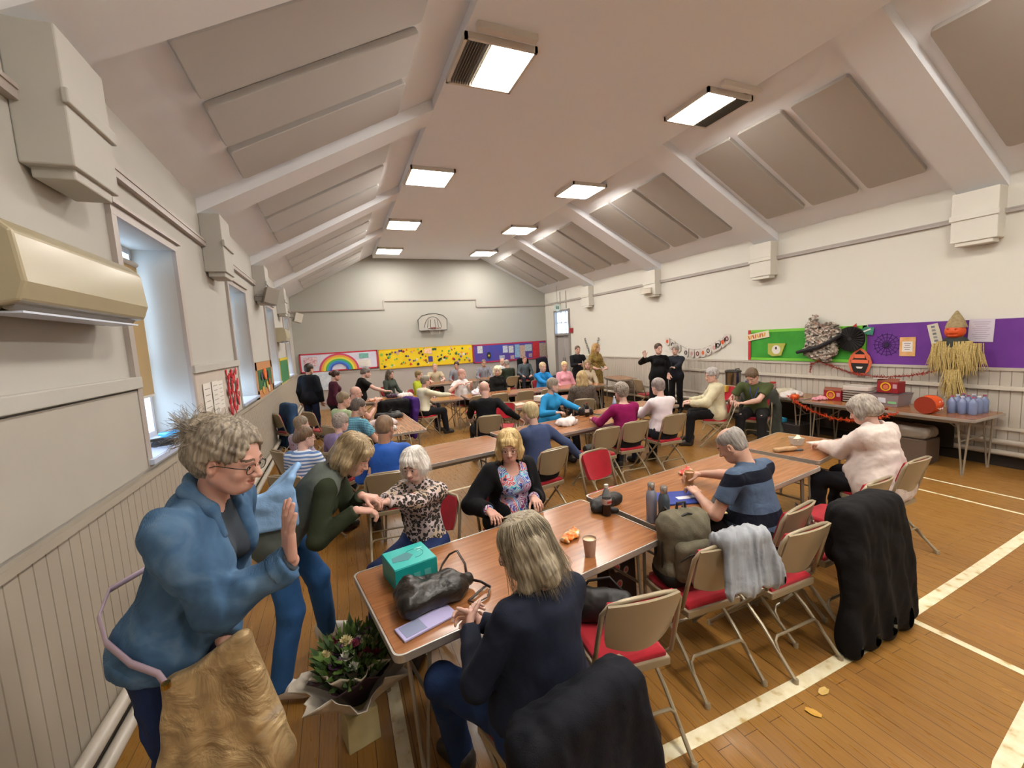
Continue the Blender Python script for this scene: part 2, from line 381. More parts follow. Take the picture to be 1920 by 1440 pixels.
# ceiling lights
em=bpy.data.materials.new('light_diffuser'); em.use_nodes=True; e=em.node_tree.nodes['Principled BSDF']; e.inputs['Emission Color'].default_value=lin('faf3ea'); e.inputs['Emission Strength'].default_value=LIGHT_E
whm=flat('cfc8be',.4); lou=flat('6c6456',.4,.3)
rows=[-1.65,1.35,4.55,7.77,10.9,13.95]
rn=['behind','','nearest','second','third','farthest']
for ri,y in enumerate(rows):
    for s,x in((0,1.80),(1,4.90)):
        R0=empty('ceiling_light','square recessed-panel ceiling light, %s of the %s row'%({2:'nearest to the camera',3:'second from the camera',4:'third from the camera',5:'farthest from the camera',0:'behind the camera',1:'above the camera'}[ri],'right' if s else 'left'),'light',(x,y,ZC),0,'ceiling lights')
        m=MB(); W2=.37
        for dx,dy2,sx,sy in((-W2,0,.03,.77),(W2,0,.03,.77),(0,-W2,.77,.03),(0,W2,.77,.03)): m.box((dx,dy2,-.03),(sx,sy,.06))
        m.box((0,0,-.005),(.72,.72,.01)); m.build('frame',whm,R0)
        if ri==2:
            m=MB(); m.box((.13 if not s else -.12,0,-.035),(.44 if not s else .40,.7,.03)); m.build('diffuser',em,R0)
            m=MB()
            for k in range(9): m.box(((-.33+k*.028) if not s else (.12+k*.028),0,-.04),(.006,.7,.04))
            m.build('louvre',lou,R0)
            m=MB(); m.box((0,-.52,-.03),(.62,.07,.06)); m.build('sensor_strip',whm,R0)
        else:
            m=MB(); m.box((0,0,-.035),(.7,.7,.03)); m.build('diffuser',em,R0)
# air conditioners on the left wall
def aircon(y,lab,L=1.08):
    R0=empty('air_conditioner',lab,'air conditioner',(XL+.02,y,2.2))
    m=MB(); m.prism([(0,.33),(.16,.33),(.21,.28),(.225,.10),(.20,.03),(.05,0),(0,0)],1,-L/2,L/2); m.build('casing',flat('a89e82',.22,name='aircon_plastic'),R0,bevel=.012)
    m=MB(); m.prism([(.212,.12),(.222,.10),(.15,-.0),(.13,.01)],1,-L/2+.04,L/2-.04); m.build('flap',flat('8d8578',.35),R0)
    m=MB(); m.box((.12,0,-.003),(.12,L-.1,.008)); m.build('air_outlet',flat('cfd8ea',.3),R0)
aircon(2.62,'cream wall air conditioner beside the nearest window'); aircon(10.9+.35,'small cream air conditioner far along the left wall',.8)

for i,(y,z0) in enumerate(((13.62,3.02),(14.05,3.02))):
    m=MB(); m.tube([(XR-.015,y,z0-.05),(XR-.015,y,3.6)],.015,8); o=struct(m.build('trim_%d'%(80+i),flat('b0aaa0',.5),smooth=1)); o['label']='vertical cable conduit above the far door'
# ---------------- furniture ----------------
tw=NT('table_wood','a8703c',.22,0,.5); gz=tw.noise(2.5,5,tw.co(scale=(1.2,16,1)),.5)
tw.col(tw.ramp(gz.outputs[0],[(.25,'835230'),(.5,'96623a'),(.75,'a8734a')])); tw=tw.m
alum=flat('b9b3aa',.35,.6,name='aluminium_trim'); legm=flat('948a7a',.4,.35,name='tube_grey'); dark=flat('1b1917',.6)
chm=flat('9a8d74',.32,.25,name='chair_metal'); chb=flat('988a70',.3,.15,name='chair_panel')
red=NT('red_fabric','a30f1d',.8,0,.3); red.col(red.ramp(red.noise(6,4).outputs[0],[(.3,'8f0c19'),(.7,'b3152a')])); red.bump(red.noise(400,2).outputs[0],.25,.002); red.set('Sheen Weight',.2); red=red.m
TH=.72
def table(x,y,rz,L,Wd,label,group=None,mat=None,legs='v'):
    R0=empty('folding_table',label,'table',(x,y,0),rz,group)
    m=MB(); m.rbox((0,0,TH-.0125),(L-.012,Wd-.012,.025),.035,seg=4); m.build('tabletop',mat or tw,R0)
    m=MB(); pts=[]
    w,h,r=L/2,Wd/2,.04
    for cx,cy,a0 in((w-r,h-r,0),(-w+r,h-r,90),(-w+r,-h+r,180),(w-r,-h+r,270)):
        for i in range(5): t=math.radians(a0+22.5*i); pts.append((cx+r*math.cos(t),cy+r*math.sin(t)))
    nn=len(pts); vs=[];
    for z,k in((TH-.034,.0),(TH-.034,1),(TH+.001,1),(TH+.001,.0)):
        for p in pts:
            f=1-(0 if k else .009)/max(abs(p[0]),abs(p[1])); vs.append((p[0]*(1 if k else 1-.008/w),p[1]*(1 if k else 1-.008/h),z))
    fs=[(j*nn+i,j*nn+(i+1)%nn,((j+1)%4)*nn+(i+1)%nn,((j+1)%4)*nn+i) for j in range(4) for i in range(nn)]
    m._a(vs,fs); m.build('edge_trim',alum,R0)
    m=MB()
    for s in(-1,1): m.box((0,s*(Wd/2-.06),TH-.055),(L-.3,.02,.045)); m.box((s*(L/2-.18),0,TH-.05),(.03,Wd-.14,.03))
    m.build('under_frame',legm,R0)
    for sx in(-1,1):
        for sy in(-1,1):
            m=MB(); bx,by=sx*(L/2-.13),sy*(Wd/2-.09)
            m.tube([(bx-.05*sx,by,TH-.04),(bx+.008*sx,by,.02),(bx+.008*sx,by,.008)],.0105,8); m.tube([(bx+.05*sx,by-.03*sy,TH-.04),(bx+.022*sx,by,.02),(bx+.022*sx,by,.008)],.0105,8)
            m.lathe([(.018,0),(.018,.03),(.012,.035)],(bx+.015*sx,by,0),8); o=m.build('leg',legm,R0,smooth=1)
        m=MB(); m.tube([(sx*(L/2-.16),0,TH-.3),(sx*(L/2-.5),0,TH-.05)],.008,6); m.tube([(sx*(L/2-.15),-Wd/2+.1,TH-.3),(sx*(L/2-.15),Wd/2-.1,TH-.3)],.009,6); m.build('brace',legm,R0)
    return R0
T1='front row'
TA=math.radians(10)
tb={}
tb['a']=table(.885,2.245,TA,1.72,.80,'brown folding table nearest the camera, with teal box and black handbag')
tb['b']=table(2.80,2.60,math.radians(8.8),2.06,.80,'brown folding table of the front row in front of the striped polo man')
tb['c']=table(4.37,2.93,math.radians(12),.93,.76,'short brown table in front of the woman in the pink jumper')
tb['d']=table(.98,4.83,TA,1.74,.78,'brown table behind the white-haired lady, empty on top')
tb['e']=table(2.83,5.27,TA,1.84,.80,'brown table of the second row with a crumpled white bag')
tb['f']=table(4.5,5.75,math.radians(13),1.45,.80,'brown table in front of the magenta and white tops')
tb['g']=table(3.70,7.55,math.radians(6),1.75,.75,'brown table carrying a projector')
tb['h']=table(.72,7.2,PI/2+.05,1.9,.76,'pale lit table at left with plastic bags on it')
tb['i']=table(3.55,9.45,math.radians(-3),1.85,.72,'brown table behind the bald man in black, in the third row')
tb['j']=table(5.35,9.3,math.radians(-3),1.7,.72,'brown table before the blue sweater and the pink top')
tb['k']=table(1.2,10.6,math.radians(2),1.8,.75,'cluttered table before the man in a dark grey jacket')
tb['l']=table(3.3,13.35,0,1.8,.72,'table by the end wall with a pale-shirted bald man behind it')
tb['m']=table(5.0,13.5,0,1.3,.72,'table under the blue display board')
tb['n']=table(7.35,9.95,math.radians(75),1.2,.62,'small brown table against the right wall behind the speakers')
tb['o']=table(7.33,3.55,PI/2,2.05,.80,'long table by the right wall with pumpkin and water bottles',mat=tw)
tb['p']=table(7.40,5.66,PI/2,2.05,.72,'table by the right wall under the green board, with tea urn',mat=tw)
tb['q']=table(2.2,9.5,0,.7,.66,'small table before the man in the white t-shirt')
def make_chair(label,loc=(0,0,0),rz=0,group=None):
    R0=empty('folding_chair',label,'chair',loc,rz,group)
    r=.0115
    m=MB(); m.tube([(-.205,-.175,.46),(-.20,-.225,.64),(-.195,-.262,.78),(-.165,-.278,.825),(-.10,-.285,.838),(.10,-.285,.838),(.165,-.278,.825),(.195,-.262,.78),(.20,-.225,.64),(.205,-.175,.46)],r,8); m.build('back_frame',chm,R0,smooth=2)
    for s in(-1,1):
        m=MB(); m.tube([(s*.205,-.175,.46),(s*.215,.02,.24),(s*.222,.215,.02)],r,8); m.lathe([(.016,0),(.016,.025),(.012,.03)],(s*.223,.219,0),8); m.build('leg',chm,R0,smooth=1)
        m=MB(); m.tube([(s*.19,.14,.425),(s*.194,-.14,.22),(s*.197,-.345,.02)],r,8); m.lathe([(.016,0),(.016,.025),(.012,.03)],(s*.197,-.35,0),8); m.build('leg',chm,R0,smooth=1)
    m=MB(); m.tube([(-.195,-.252,.115),(-.188,-.222,.165),(-.165,-.215,.185),(.165,-.215,.185),(.188,-.222,.165),(.195,-.252,.115)],.009,8); m.build('stretcher',chm,R0,smooth=1); m=MB(); m.tube([(-.217,.12,.125),(.217,.12,.125)],.009,8); m.build('front_stretcher',chm,R0,smooth=1)
    # seat pan
    m=MB(); pts=[(-.185,-.20),(.185,-.20),(.20,.10),(.195,.17),(.165,.205),(-.165,.205),(-.195,.17),(-.20,.10)]
    def slab(m,pts,z0,z1,k=1.0,dome=0):
        n=len(pts); vs=[(x*k,y*k,z0) for x,y in pts]+[(x*k,y*k,z1) for x,y in pts]+[(x*k*.9,y*k*.9,z1+dome) for x,y in pts]
        fs=[tuple(range(n-1,-1,-1)),tuple(range(2*n,3*n))]+[(j*n+i,j*n+(i+1)%n,(j+1)*n+(i+1)%n,(j+1)*n+i) for j in(0,1) for i in range(n)]
        m._a(vs,fs)
    slab(m,pts,.40,.44,1,.002); s=m.build('seat',chb,R0,bevel=.006)
    m=MB(); slab(m,pts,.437,.462,.93,.012); p=m.build('seat_pad',red,s,bevel=.006); p['label']='red padded seat cushion'
    # backrest: curved panel
    def bp(off,kx,kz):
        def f(u,v):
            t=(u-.5)*2; z=.585+.245*((v-.5)*kz+.5); w=.188*(1-.14*(1-v))*kx
            cut=1-max(0,abs(v-.5)*2-.5)**2*.25
            return (t*w*cut,-.205-(z-.585)*.34+off-.03*(1-t*t)+.0,z+(1-t*t)*.008*(1 if v>.5 else -4.0)*(abs(v-.5)*2))
        return f
    m=MB(); m.sheet(bp(0,1,1),12,8,.012); b=m.build('backrest',chb,R0,smooth=1)
    m=MB(); m.sheet(bp(.022,.95,.93),12,8,.03); p=m.build('back_pad',red,b,smooth=1); p['label']='red padded front of the backrest'
    return R0
chair0=make_chair('folding chair master')
_cu=[False]
def chair(x,y,rz,label,group=None):
    """rz: facing direction of the sitter measured as rotation from +Y"""
    if not _cu[0]:
        _cu[0]=True; chair0.location=(x,y,0); chair0.rotation_euler=(0,0,rz); chair0['label']=label
        if group: chair0['group']=group
        return chair0
    r=dup(chair0,(x,y,0),rz,label)
    if 'group' in r: del r['group']
    if group: r['group']=group
    return r
# ---------------- soft surface modelling (signed distance shapes) ----------------
def V(*a): return np.array(a,float)
def nrm(v): v=np.asarray(v,float); return v/(np.linalg.norm(v)+1e-12)
def surfnet(f,org,h):
    s=f<0; nx,ny,nz=f.shape; cx,cy,cz=nx-1,ny-1,nz-1; N=cx*cy*cz
    acc=np.zeros((N,3)); cnt=np.zeros(N); quads=[]
    for ax in range(3):
        sl0=[slice(None)]*3; sl1=[slice(None)]*3; sl0[ax]=slice(0,-1); sl1[ax]=slice(1,None)
        a=s[tuple(sl0)]; b=s[tuple(sl1)]; I=np.argwhere(a!=b)
        if len(I)==0: continue
        f0=f[tuple(sl0)][I[:,0],I[:,1],I[:,2]]; f1=f[tuple(sl1)][I[:,0],I[:,1],I[:,2]]
        P=I.astype(float); P[:,ax]+=f0/(f0-f1); o=[(ax+1)%3,(ax+2)%3]; ids=[]; ok=np.ones(len(I),bool)
        lim=(cx,cy,cz)
        for d0,d1 in((0,0),(-1,0),(-1,-1),(0,-1)):
            c=I.copy(); c[:,o[0]]+=d0; c[:,o[1]]+=d1
            v=(c[:,o[0]]>=0)&(c[:,o[1]]>=0)&(c[:,o[0]]<lim[o[0]])&(c[:,o[1]]<lim[o[1]])&(c[:,ax]<lim[ax]); ok&=v
            k=(c[:,0]*cy+c[:,1])*cz+c[:,2]; ids.append(k)
            kk=k[v]
            for q in range(3): acc[:,q]+=np.bincount(kk,P[v][:,q],minlength=N)
            cnt+=np.bincount(kk,minlength=N)
        Q=np.stack(ids,1)[ok]; flip=(f0<0)[ok]; Q[~flip]=Q[~flip][:,::-1]; quads.append(Q)
    if not quads: return np.zeros((0,3)),np.zeros((0,4),int)
    Q=np.concatenate(quads); u=np.flatnonzero(cnt>0); mp=-np.ones(N,int); mp[u]=np.arange(len(u))
    return np.asarray(org)+acc[u]/cnt[u][:,None]*h, mp[Q]
def smin(a,b,k):
    h=np.clip(.5+.5*(b-a)/k,0,1); return b*(1-h)+a*h-k*h*(1-h)
class S:
    """list of shapes; c: tapered capsule, e: ellipsoid (with frame), x: subtract"""
    def __init__(s): s.p=[]
    def c(s,a,b,ra,rb=None,k=.03,sq=None,cut=None,sub=False):
        s.p.append(('c',V(*a),V(*b),ra,ra if rb is None else rb,k,sq,cut,sub)); return s
    def chain(s,pts,rs,k=.02,**kw):
        for i in range(len(pts)-1): s.c(pts[i],pts[i+1],rs[i],rs[i+1],k,**kw)
        return s
    def e(s,c,r,F=None,k=.03,sub=False):
        s.p.append(('e',V(*c),V(*r),F if F is None else np.asarray(F,float),k,sub)); return s
    def b(s,c,r,F=None,k=.02,sub=False,rd=.01):
        s.p.append(('b',V(*c),V(*r),F if F is None else np.asarray(F,float),k,sub,rd)); return s
    def plane(s,pt,n,k=.006): s.p.append(('p',V(*pt),nrm(n),k)); return s
    def ext(s,p):
        if p[0]=='c': r=max(p[3],p[4]); return np.minimum(p[1],p[2])-r,np.maximum(p[1],p[2])+r
        r=np.linalg.norm(p[2]) if p[3] is not None else p[2]; return p[1]-r,p[1]+r
    def bounds(s):
        lo=np.array([9.]*3);hi=-lo
        for p in s.p:
            if p[0]=='p' or (p[0]=='c' and p[8]) or (p[0] in 'eb' and p[5]): continue
            a,b=s.ext(p); lo=np.minimum(lo,a);hi=np.maximum(hi,b)
        return lo,hi
    def grid(s,lo,hi,h,disp=None,fx=None):
        n=np.maximum(2,np.ceil((hi-lo)/h).astype(int)+1); f=np.full(n,.3,np.float32); ax=[lo[i]+np.arange(n[i])*h for i in range(3)]
        for p in s.p:
            if p[0]=='p':
                X,Y,Z=np.meshgrid(*ax,indexing='ij',sparse=True); d=(X-p[1][0])*p[2][0]+(Y-p[1][1])*p[2][1]+(Z-p[1][2])*p[2][2]
                f=-smin(-f,-d,p[3]); continue
            k=p[5] if p[0]=='c' else p[4]; sub=p[8] if p[0]=='c' else p[5]
            a,b=s.ext(p); m=k+.012 if not sub else k
            i0=np.clip(np.floor((a-m-lo)/h).astype(int),0,n); i1=np.clip(np.ceil((b+m-lo)/h).astype(int)+1,0,n)
            if np.any(i1<=i0): continue
            sl=tuple(slice(i0[j],i1[j]) for j in range(3)); X,Y,Z=np.meshgrid(*[ax[j][sl[j]] for j in range(3)],indexing='ij')
            if p[0]=='c':
                _,A,B,ra,rb,_,sq,cut,_=p; px,py,pz=X-A[0],Y-A[1],Z-A[2]; ba=B-A
                fac=1
                if sq is not None:
                    dn,fs=nrm(sq[0]),sq[1]; t=(px*dn[0]+py*dn[1]+pz*dn[2])*(1/fs-1); px=px+t*dn[0];py=py+t*dn[1];pz=pz+t*dn[2]; fac=fs if fs<1 else 1
                L2=ba@ba+1e-12; t=np.clip((px*ba[0]+py*ba[1]+pz*ba[2])/L2,0,1)
                d=(np.sqrt((px-t*ba[0])**2+(py-t*ba[1])**2+(pz-t*ba[2])**2)-(ra+(rb-ra)*t))
                if fac!=1: d=d*(fac*.5+.5)
                if cut: 
                    u=ba/math.sqrt(L2)
                    d=np.maximum(d,(X-B[0])*u[0]+(Y-B[1])*u[1]+(Z-B[2])*u[2])
            else:
                C,r,F=p[1],p[2],p[3]; px,py,pz=X-C[0],Y-C[1],Z-C[2]
                if F is not None: px,py,pz=(px*F[0][0]+py*F[0][1]+pz*F[0][2],px*F[1][0]+py*F[1][1]+pz*F[1][2],px*F[2][0]+py*F[2][1]+pz*F[2][2])
                if p[0]=='e':
                    k0=np.sqrt((px/r[0])**2+(py/r[1])**2+(pz/r[2])**2); k1=np.sqrt((px/r[0]**2)**2+(py/r[1]**2)**2+(pz/r[2]**2)**2)+1e-9; d=k0*(k0-1)/k1
                else:
                    rd=p[6]; qx,qy,qz=np.abs(px)-r[0]+rd,np.abs(py)-r[1]+rd,np.abs(pz)-r[2]+rd
                    d=np.sqrt(np.maximum(qx,0)**2+np.maximum(qy,0)**2+np.maximum(qz,0)**2)+np.minimum(np.maximum(qx,np.maximum(qy,qz)),0)-rd
            g=f[sl]; f[sl]=smin(g,d,k) if not sub else -smin(-g,d,k)
        if disp is not None or fx is not None:
            M=np.abs(f)<.03; I=np.argwhere(M); P=lo+I*h
            if disp is not None: f[M]+=disp(P)
            if fx is not None: f[M]=fx(P,f[M])
        return f
    def mesh(s,h,lo=None,hi=None,disp=None,fx=None,pad=.02):
        if lo is None: lo,hi=s.bounds(); lo=lo-pad; hi=hi+pad
        return surfnet(s.grid(lo,hi,h,disp,fx),lo,h)
def wrinkle(seed,amp=.005,fr_=14,aniso=(1,1,1.0)):
    rs=np.random.RandomState(seed); D=rs.normal(size=(7,3)); D/=np.linalg.norm(D,axis=1)[:,None]; ph=rs.rand(7)*6.28; F=fr_*2.3*(.6+rs.rand(7)*1.3)
    an=np.array(aniso)
    def f(P):
        Q=P*an; w=.35*np.sin(Q@(D[0]*9)+ph[0])[:,None]*np.array([.1,.1,.1]); o=0; Q=Q+w
        for i in range(7):
            a=np.sin(Q@(D[i]*F[i])+ph[i]+1.3*np.sin(Q@(D[(i+3)%7]*F[i]*.5)+ph[(i+2)%7])); o=o+(1-np.abs(a))*a*1.2 if i%2 else o+a*.8
        return (o/4*amp).astype(np.float32)
    return f
def join(parts):
    vs=[];fs=[];o=0
    for v,f in parts: vs.append(v); fs.append(f+o); o+=len(v)
    return np.concatenate(vs),np.concatenate(fs)
def npmesh(name,v,f,mats,parent=None,mi=None,loc=(0,0,0),mw=None,smooth=True):
    me=bpy.data.meshes.new(name); n=len(v); me.vertices.add(n); me.vertices.foreach_set('co',np.asarray(v,np.float32).ravel())
    k=f.shape[1] if len(f) else 4; me.loops.add(len(f)*k); me.loops.foreach_set('vertex_index',np.asarray(f,np.int32).ravel())
    me.polygons.add(len(f)); me.polygons.foreach_set('loop_start',np.arange(0,len(f)*k,k,dtype=np.int32))
    try: me.polygons.foreach_set('loop_total',np.full(len(f),k,np.int32))
    except Exception: pass
    if not isinstance(mats,(list,tuple)): mats=[mats]
    for m in mats: me.materials.append(m)
    if mi is not None: me.polygons.foreach_set('material_index',np.asarray(mi,np.int32))
    me.polygons.foreach_set('use_smooth',np.full(len(f),smooth)); me.update(calc_edges=True); me.validate()
    o=bpy.data.objects.new(name,me); COL.objects.link(o); o.location=loc
    if parent is not None: o.parent=parent
    if mw is not None: o.matrix_local=mw
    return o
# ---------------- people ----------------
def skinmat(col):
    k=('skin',col)
    if k in _MC: return _MC[k]
    n=NT('skin',col,.5,0,.35); c=lin(col); z=n.noise(18,3)
    n.col(n.mix(n.ramp(z.outputs[0],[(.35,(0,0,0)),(.75,(1,1,1))]),tuple(c[:3]),(min(1,c[0]*1.03),c[1]*.9,c[2]*.88)))
    n.set('Subsurface Weight',.12); n.set('Subsurface Radius',(.012,.005,.003)); n.bump(n.noise(160,3).outputs[0],.12,.001); _MC[k]=n.m; return n.m
def hairmat(c1,c2,rough=.5):
    k=('hair',c1,c2)
    if k in _MC: return _MC[k]
    n=NT('hair',c1,rough,0,.4); v=n.co(scale=(60,60,6)); z=n.noise(1.6,5,v,.4); big=n.noise(14,2,n.co())
    a=n.mix(.35,z.outputs[0],big.outputs[0]); n.col(n.ramp(a,[(.36,c1),(.62,c2)])); n.bump(z.outputs[0],.6,.004); _MC[k]=n.m; return n.m
lipm=flat('a9675a',.45,name='lips'); eyew=flat('b4aaa2',.3,name='eye_white'); iris=flat('2b201a',.2,name='iris'); brow=flat('5b4838',.8,name='eyebrow'); blackp=flat('15130f',.35,name='glasses_plastic')
def rot3(yaw=0,pitch=0,roll=0):
    """frame: columns X right, Y forward, Z up; pitch>0 looks down, yaw>0 turns to own left"""
    return np.array(Euler((-pitch,roll,yaw),'YXZ').to_matrix() if False else (Matrix.Rotation(yaw,3,'Z')@Matrix.Rotation(-pitch,3,'X')@Matrix.Rotation(roll,3,'Y')))
def ik(a,c,l1,l2,pole):
    a=V(*a);c=V(*c);d=c-a;L=np.linalg.norm(d); mx=(l1+l2)*.985
    if L>mx: c=a+d/L*mx; d=c-a; L=mx
    x=(l1*l1-l2*l2+L*L)/(2*L); hgt=math.sqrt(max(l1*l1-x*x,0)); u=d/L; p=V(*pole); p=p-u*(p@u); p=nrm(p); return a+u*x+p*hgt,c
def hand_prims(s,w,d,n,side,sc=1,curl=.5,spread=.12,thumb=.5,fine=True):
    """w wrist, d direction of the fingers, n palm normal (out of the palm), side +1 right hand"""
    d=nrm(d); n=nrm(V(*n)-d*(V(*n)@d)); t=np.cross(d,n)*side  # t points to the thumb side
    t=-t if False else t
    for q in(-.026,-.009,.009,.026): s.c(w+d*.008*sc+t*q*.75*sc,w+(d*.078*sc)+t*q*1.05*sc,.0145*sc,.0125*sc,.008)
    s.c(w+d*.02*sc+t*.02*sc,w+d*.055*sc+t*.03*sc-n*-.008*sc,.016*sc,.013*sc,.01)
    Ls=[(.040,.024,.020),(.044,.028,.022),(.041,.026,.021),(.032,.02,.018)]; tips=[]
    for i,q in enumerate((.029,.010,-.010,-.028)):
        b=w+d*(.082-.004*abs(i-1))*sc+t*q*sc; ang=curl*.55+.05*i*curl; ls=Ls[i]; fd=nrm(d+t*(1.5-i)*spread)
        p=b; a=ang
        for j in range(3):
            v=fd*math.cos(a)+n*math.sin(a); q2=p+v*ls[j]*sc; s.c(p,q2,(.0093-.0008*j)*sc,(.0086-.0009*j)*sc,.0035); p=q2; a+=curl*(1.0 if j==0 else .75)
        tips.append(p)
    b=w+d*.022*sc+t*.028*sc; v=nrm(d*.62+t*(.85-thumb*.5)+n*(.15+thumb*.6)); p1=b+v*.042*sc; v2=nrm(v+d*.35-t*.25*thumb); p2=p1+v2*.032*sc
    s.c(b,p1,.0135*sc,.0105*sc,.01); s.c(p1,p2,.0105*sc,.0088*sc,.004); s.c(p2,p2+nrm(v2+d*.3)*.016*sc,.0088*sc,.0075*sc,.004)
def head_prims(s,c,F,sc=1,fem=False,smile=0,old=0,wide=1,smooth_=1):
    def g(x,y,z): return c+(F@V(x,y,z))*sc
    I=F.T
    R=lambda a:V(*a)*sc
    s.e(g(0,-.008,.045),R((.075*wide,.094,.082)),I,.02)
    s.e(g(0,.028,-.01),R((.062*wide,.068,.09)),I,.03)          # face
    s.e(g(0,.058,-.073),R((.036*wide,.036,.028)),I,.03)         # chin
    s.c(g(-.05*wide,.0,-.045),g(-.022,.05,-.08),.022*sc,.02*sc,.03); s.c(g(.05*wide,.0,-.045),g(.022,.05,-.08),.022*sc,.02*sc,.03)
    for q in(-1,1): s.e(g(q*.036*wide,.063,-.026),R((.022,.018,.02)),I,.02) # cheeks
    s.c(g(-.034,.082,.022),g(.034,.082,.022),.012*sc,.012*sc,.018)        # brow
    for q in(-1,1): s.e(g(q*.0305,.105,.003),R((.018,.016,.0125)),I,.012,sub=True)
    s.chain([g(0,.088,.012),g(0,.101,-.008),g(0,.113,-.026)],[.008*sc,.0085*sc,.0115*sc],.012)  # nose
    for q in(-1,1): s.e(g(q*.0115,.101,-.030),R((.008,.010,.0075)),I,.008)
    for q in(-1,1): s.e(g(q*.0305,.0835,.002),R((.0125,.0125,.0115)),I,.002)      # eyeballs
    s.chain([g(-.021,.083,-.049),g(0,.090,-.0525),g(.021,.083,-.049)],[.005*sc,.0072*sc,.005*sc],.009); s.chain([g(-.020,.083,-.055),g(0,.089,-.0625),g(.020,.083,-.055)],[.006*sc,.0078*sc,.006*sc],.009)
    s.chain([g(-.026,.090,-.0515),g(0,.0985,-.0575),g(.026,.090,-.0515)],[.002*sc,.0022*sc,.002*sc],.004,sub=True)
    for q in(-1,1):
        s.e(g(q*.077*wide,-.004,-.006),R((.010,.019,.031)),np.array(Matrix.Rotation(q*.35,3,'Z'))@I,.008); s.e(g(q*.085*wide,.002,-.002),R((.006,.009,.016)),I,.004,sub=True)
def face_mats(v,f,c,F,sc,hasbrow=True):
    """material index per face: 0 skin 1 lips 2 eye white 3 iris 4 brow"""
    q=(v[f].mean(1)-c)@F/sc; mi=np.zeros(len(f),int); x=np.abs(q[:,0]);y=q[:,1];z=q[:,2]
    mi[(y>.084)&((x/.0245)**2+((z+.0575-.012*(x/.0245)**2)/.0082)**2<1)]=1
    d=(x-.0305)**2+(y-.0835)**2; e=((x-.0305)/.0125)**2+((y-.0835)/.0125)**2+((z-.002)/.0115)**2
    m=(e<1.25)&(y>.087)&(np.abs(z-.0015)<.0062); mi[m]=2; mi[m&((x-.0305)**2+(z-.002)**2<.0060**2)]=3
    if hasbrow: mi[(y>.07)&(np.abs(z-.026-.004*np.cos((x-.03)*40))<.0042)&(x>.012)&(x<.052)]=4
    return mi
def hair_obj(c,F,sc,style,mat,parent,h,seed=0,wide=1):
    """modelled in head space"""
    s=S(); st=style
    rs=np.random.RandomState(seed)
    base=lambda t=.014,y=-.012: s.e((0,y,.052),(.075*wide+t,.094+t,.082+t),None,.01)
    lowy=None
    if st=='short': base(.014); s.e((0,-.045,-.01),(.073*wide,.055,.06),None,.03)
    if st=='crop': base(.008,-.012); s.e((0,-.045,-.005),(.07*wide,.05,.05),None,.03)
    if st=='balding': base(.006,-.012); s.e((0,-.045,-.01),(.071*wide,.05,.055),None,.03); s.e((0,.01,.13),(.062,.085,.055),None,.01,sub=True)
    if st=='fringe_ring': base(.007,-.012); s.e((0,-.045,-.015),(.073*wide,.052,.055),None,.03); s.e((0,.012,.125),(.074,.105,.082),None,.01,sub=True)
    if st=='curly': base(.026); s.e((0,-.05,-.01),(.082,.055,.065),None,.03)
    if st=='bob':
        base(.02)
        for q in(-1,1): s.chain([(q*.075,-.005,.05),(q*.088,.012,-.02),(q*.08,.018,-.085)],[.03,.03,.022],.03)
        s.chain([(0,-.08,.03),(0,-.092,-.04),(0,-.085,-.10)],[.06,.055,.04],.03); 
        for q in(-1,1): s.chain([(q*.05,-.06,.03),(q*.06,-.055,-.04),(q*.058,-.05,-.10)],[.05,.045,.032],.03)
        s.chain([(-.05,.07,.085),(0,.085,.088),(.05,.07,.085)],[.02,.02,.02],.02); s.chain([(-.045,.083,.055),(0,.097,.055),(.045,.083,.055)],[.009,.009,.009],.02)
    if st=='bowl':
        base(.024); 
        for q in(-1,1): s.chain([(q*.078,-.005,.05),(q*.088,.01,-.01),(q*.083,.015,-.05)],[.032,.03,.024],.03)
        s.chain([(-.055,-.06,.0),(0,-.085,-.01),(.055,-.06,.0)],[.05,.05,.05],.04)
        s.chain([(-.055,.065,.075),(0,.085,.08),(.055,.065,.075)],[.025,.025,.025],.02); s.chain([(-.05,.078,.045),(0,.097,.045),(.05,.078,.045)],[.011,.011,.011],.02)
    if st in('long','longback','mid'):
        base(.018); e=-.2 if st!='mid' else -.115
        for q in(-1,1): s.chain([(q*.07,-.01,.05),(q*.083,.0,-.03),(q*.085,.015,-.12 if st!='mid' else -.1),(q*.08,.03 if st=='long' else -.02,e)],[.032,.03,.028,.014],.03)
        for q in(-1,-.33,.33,1): s.chain([(q*.05,-.06,.03),(q*.062,-.07,-.06),(q*.068,-.082,-.13 if st!='mid' else -.1),(q*.07,-.085,e+.01)],[.05,.046,.038,.016],.035)
    if st=='messy':
        base(.020,-.02); s.e((0,-.05,.0),(.078,.06,.075),None,.03)
        for i in range(9):
            a=rs.uniform(-1,1,3); s.e((a[0]*.035,-.105+a[1]*.025,.085+a[2]*.03),(.034,.032,.028),None,.015)
        s.chain([(0,-.09,.05),(0,-.11,.0),(0,-.09,-.06)],[.05,.042,.025],.03)
    if st=='bun': base(.016,-.016); s.e((0,-.135,.05),(.05,.045,.048),None,.01)
    if st=='up': base(.014,-.014); s.e((0,-.1,.0),(.045,.04,.05),None,.03)
    # carve the face
    fz={'bob':.062,'bowl':.05}.get(st,.085)
    s.e((0,.105,-.035),(.058 if st in('long','longback','mid','bob','bowl') else .07,.10,.035+fz),None,.008,sub=True)
    if st in('short','crop','balding','fringe_ring','curly','messy','bun','up'):
        for q in(-1,1): s.e((q*.09,.045,-.05),(.045,.07,.075),None,.01,sub=True)
        for q in(-1,1): s.e((q*.09,.005,-.02),(.03,.03,.04),None,.008,sub=True)
    s.e((0,.01,-.085),(.056,.06,.075),None,.01,sub=True)
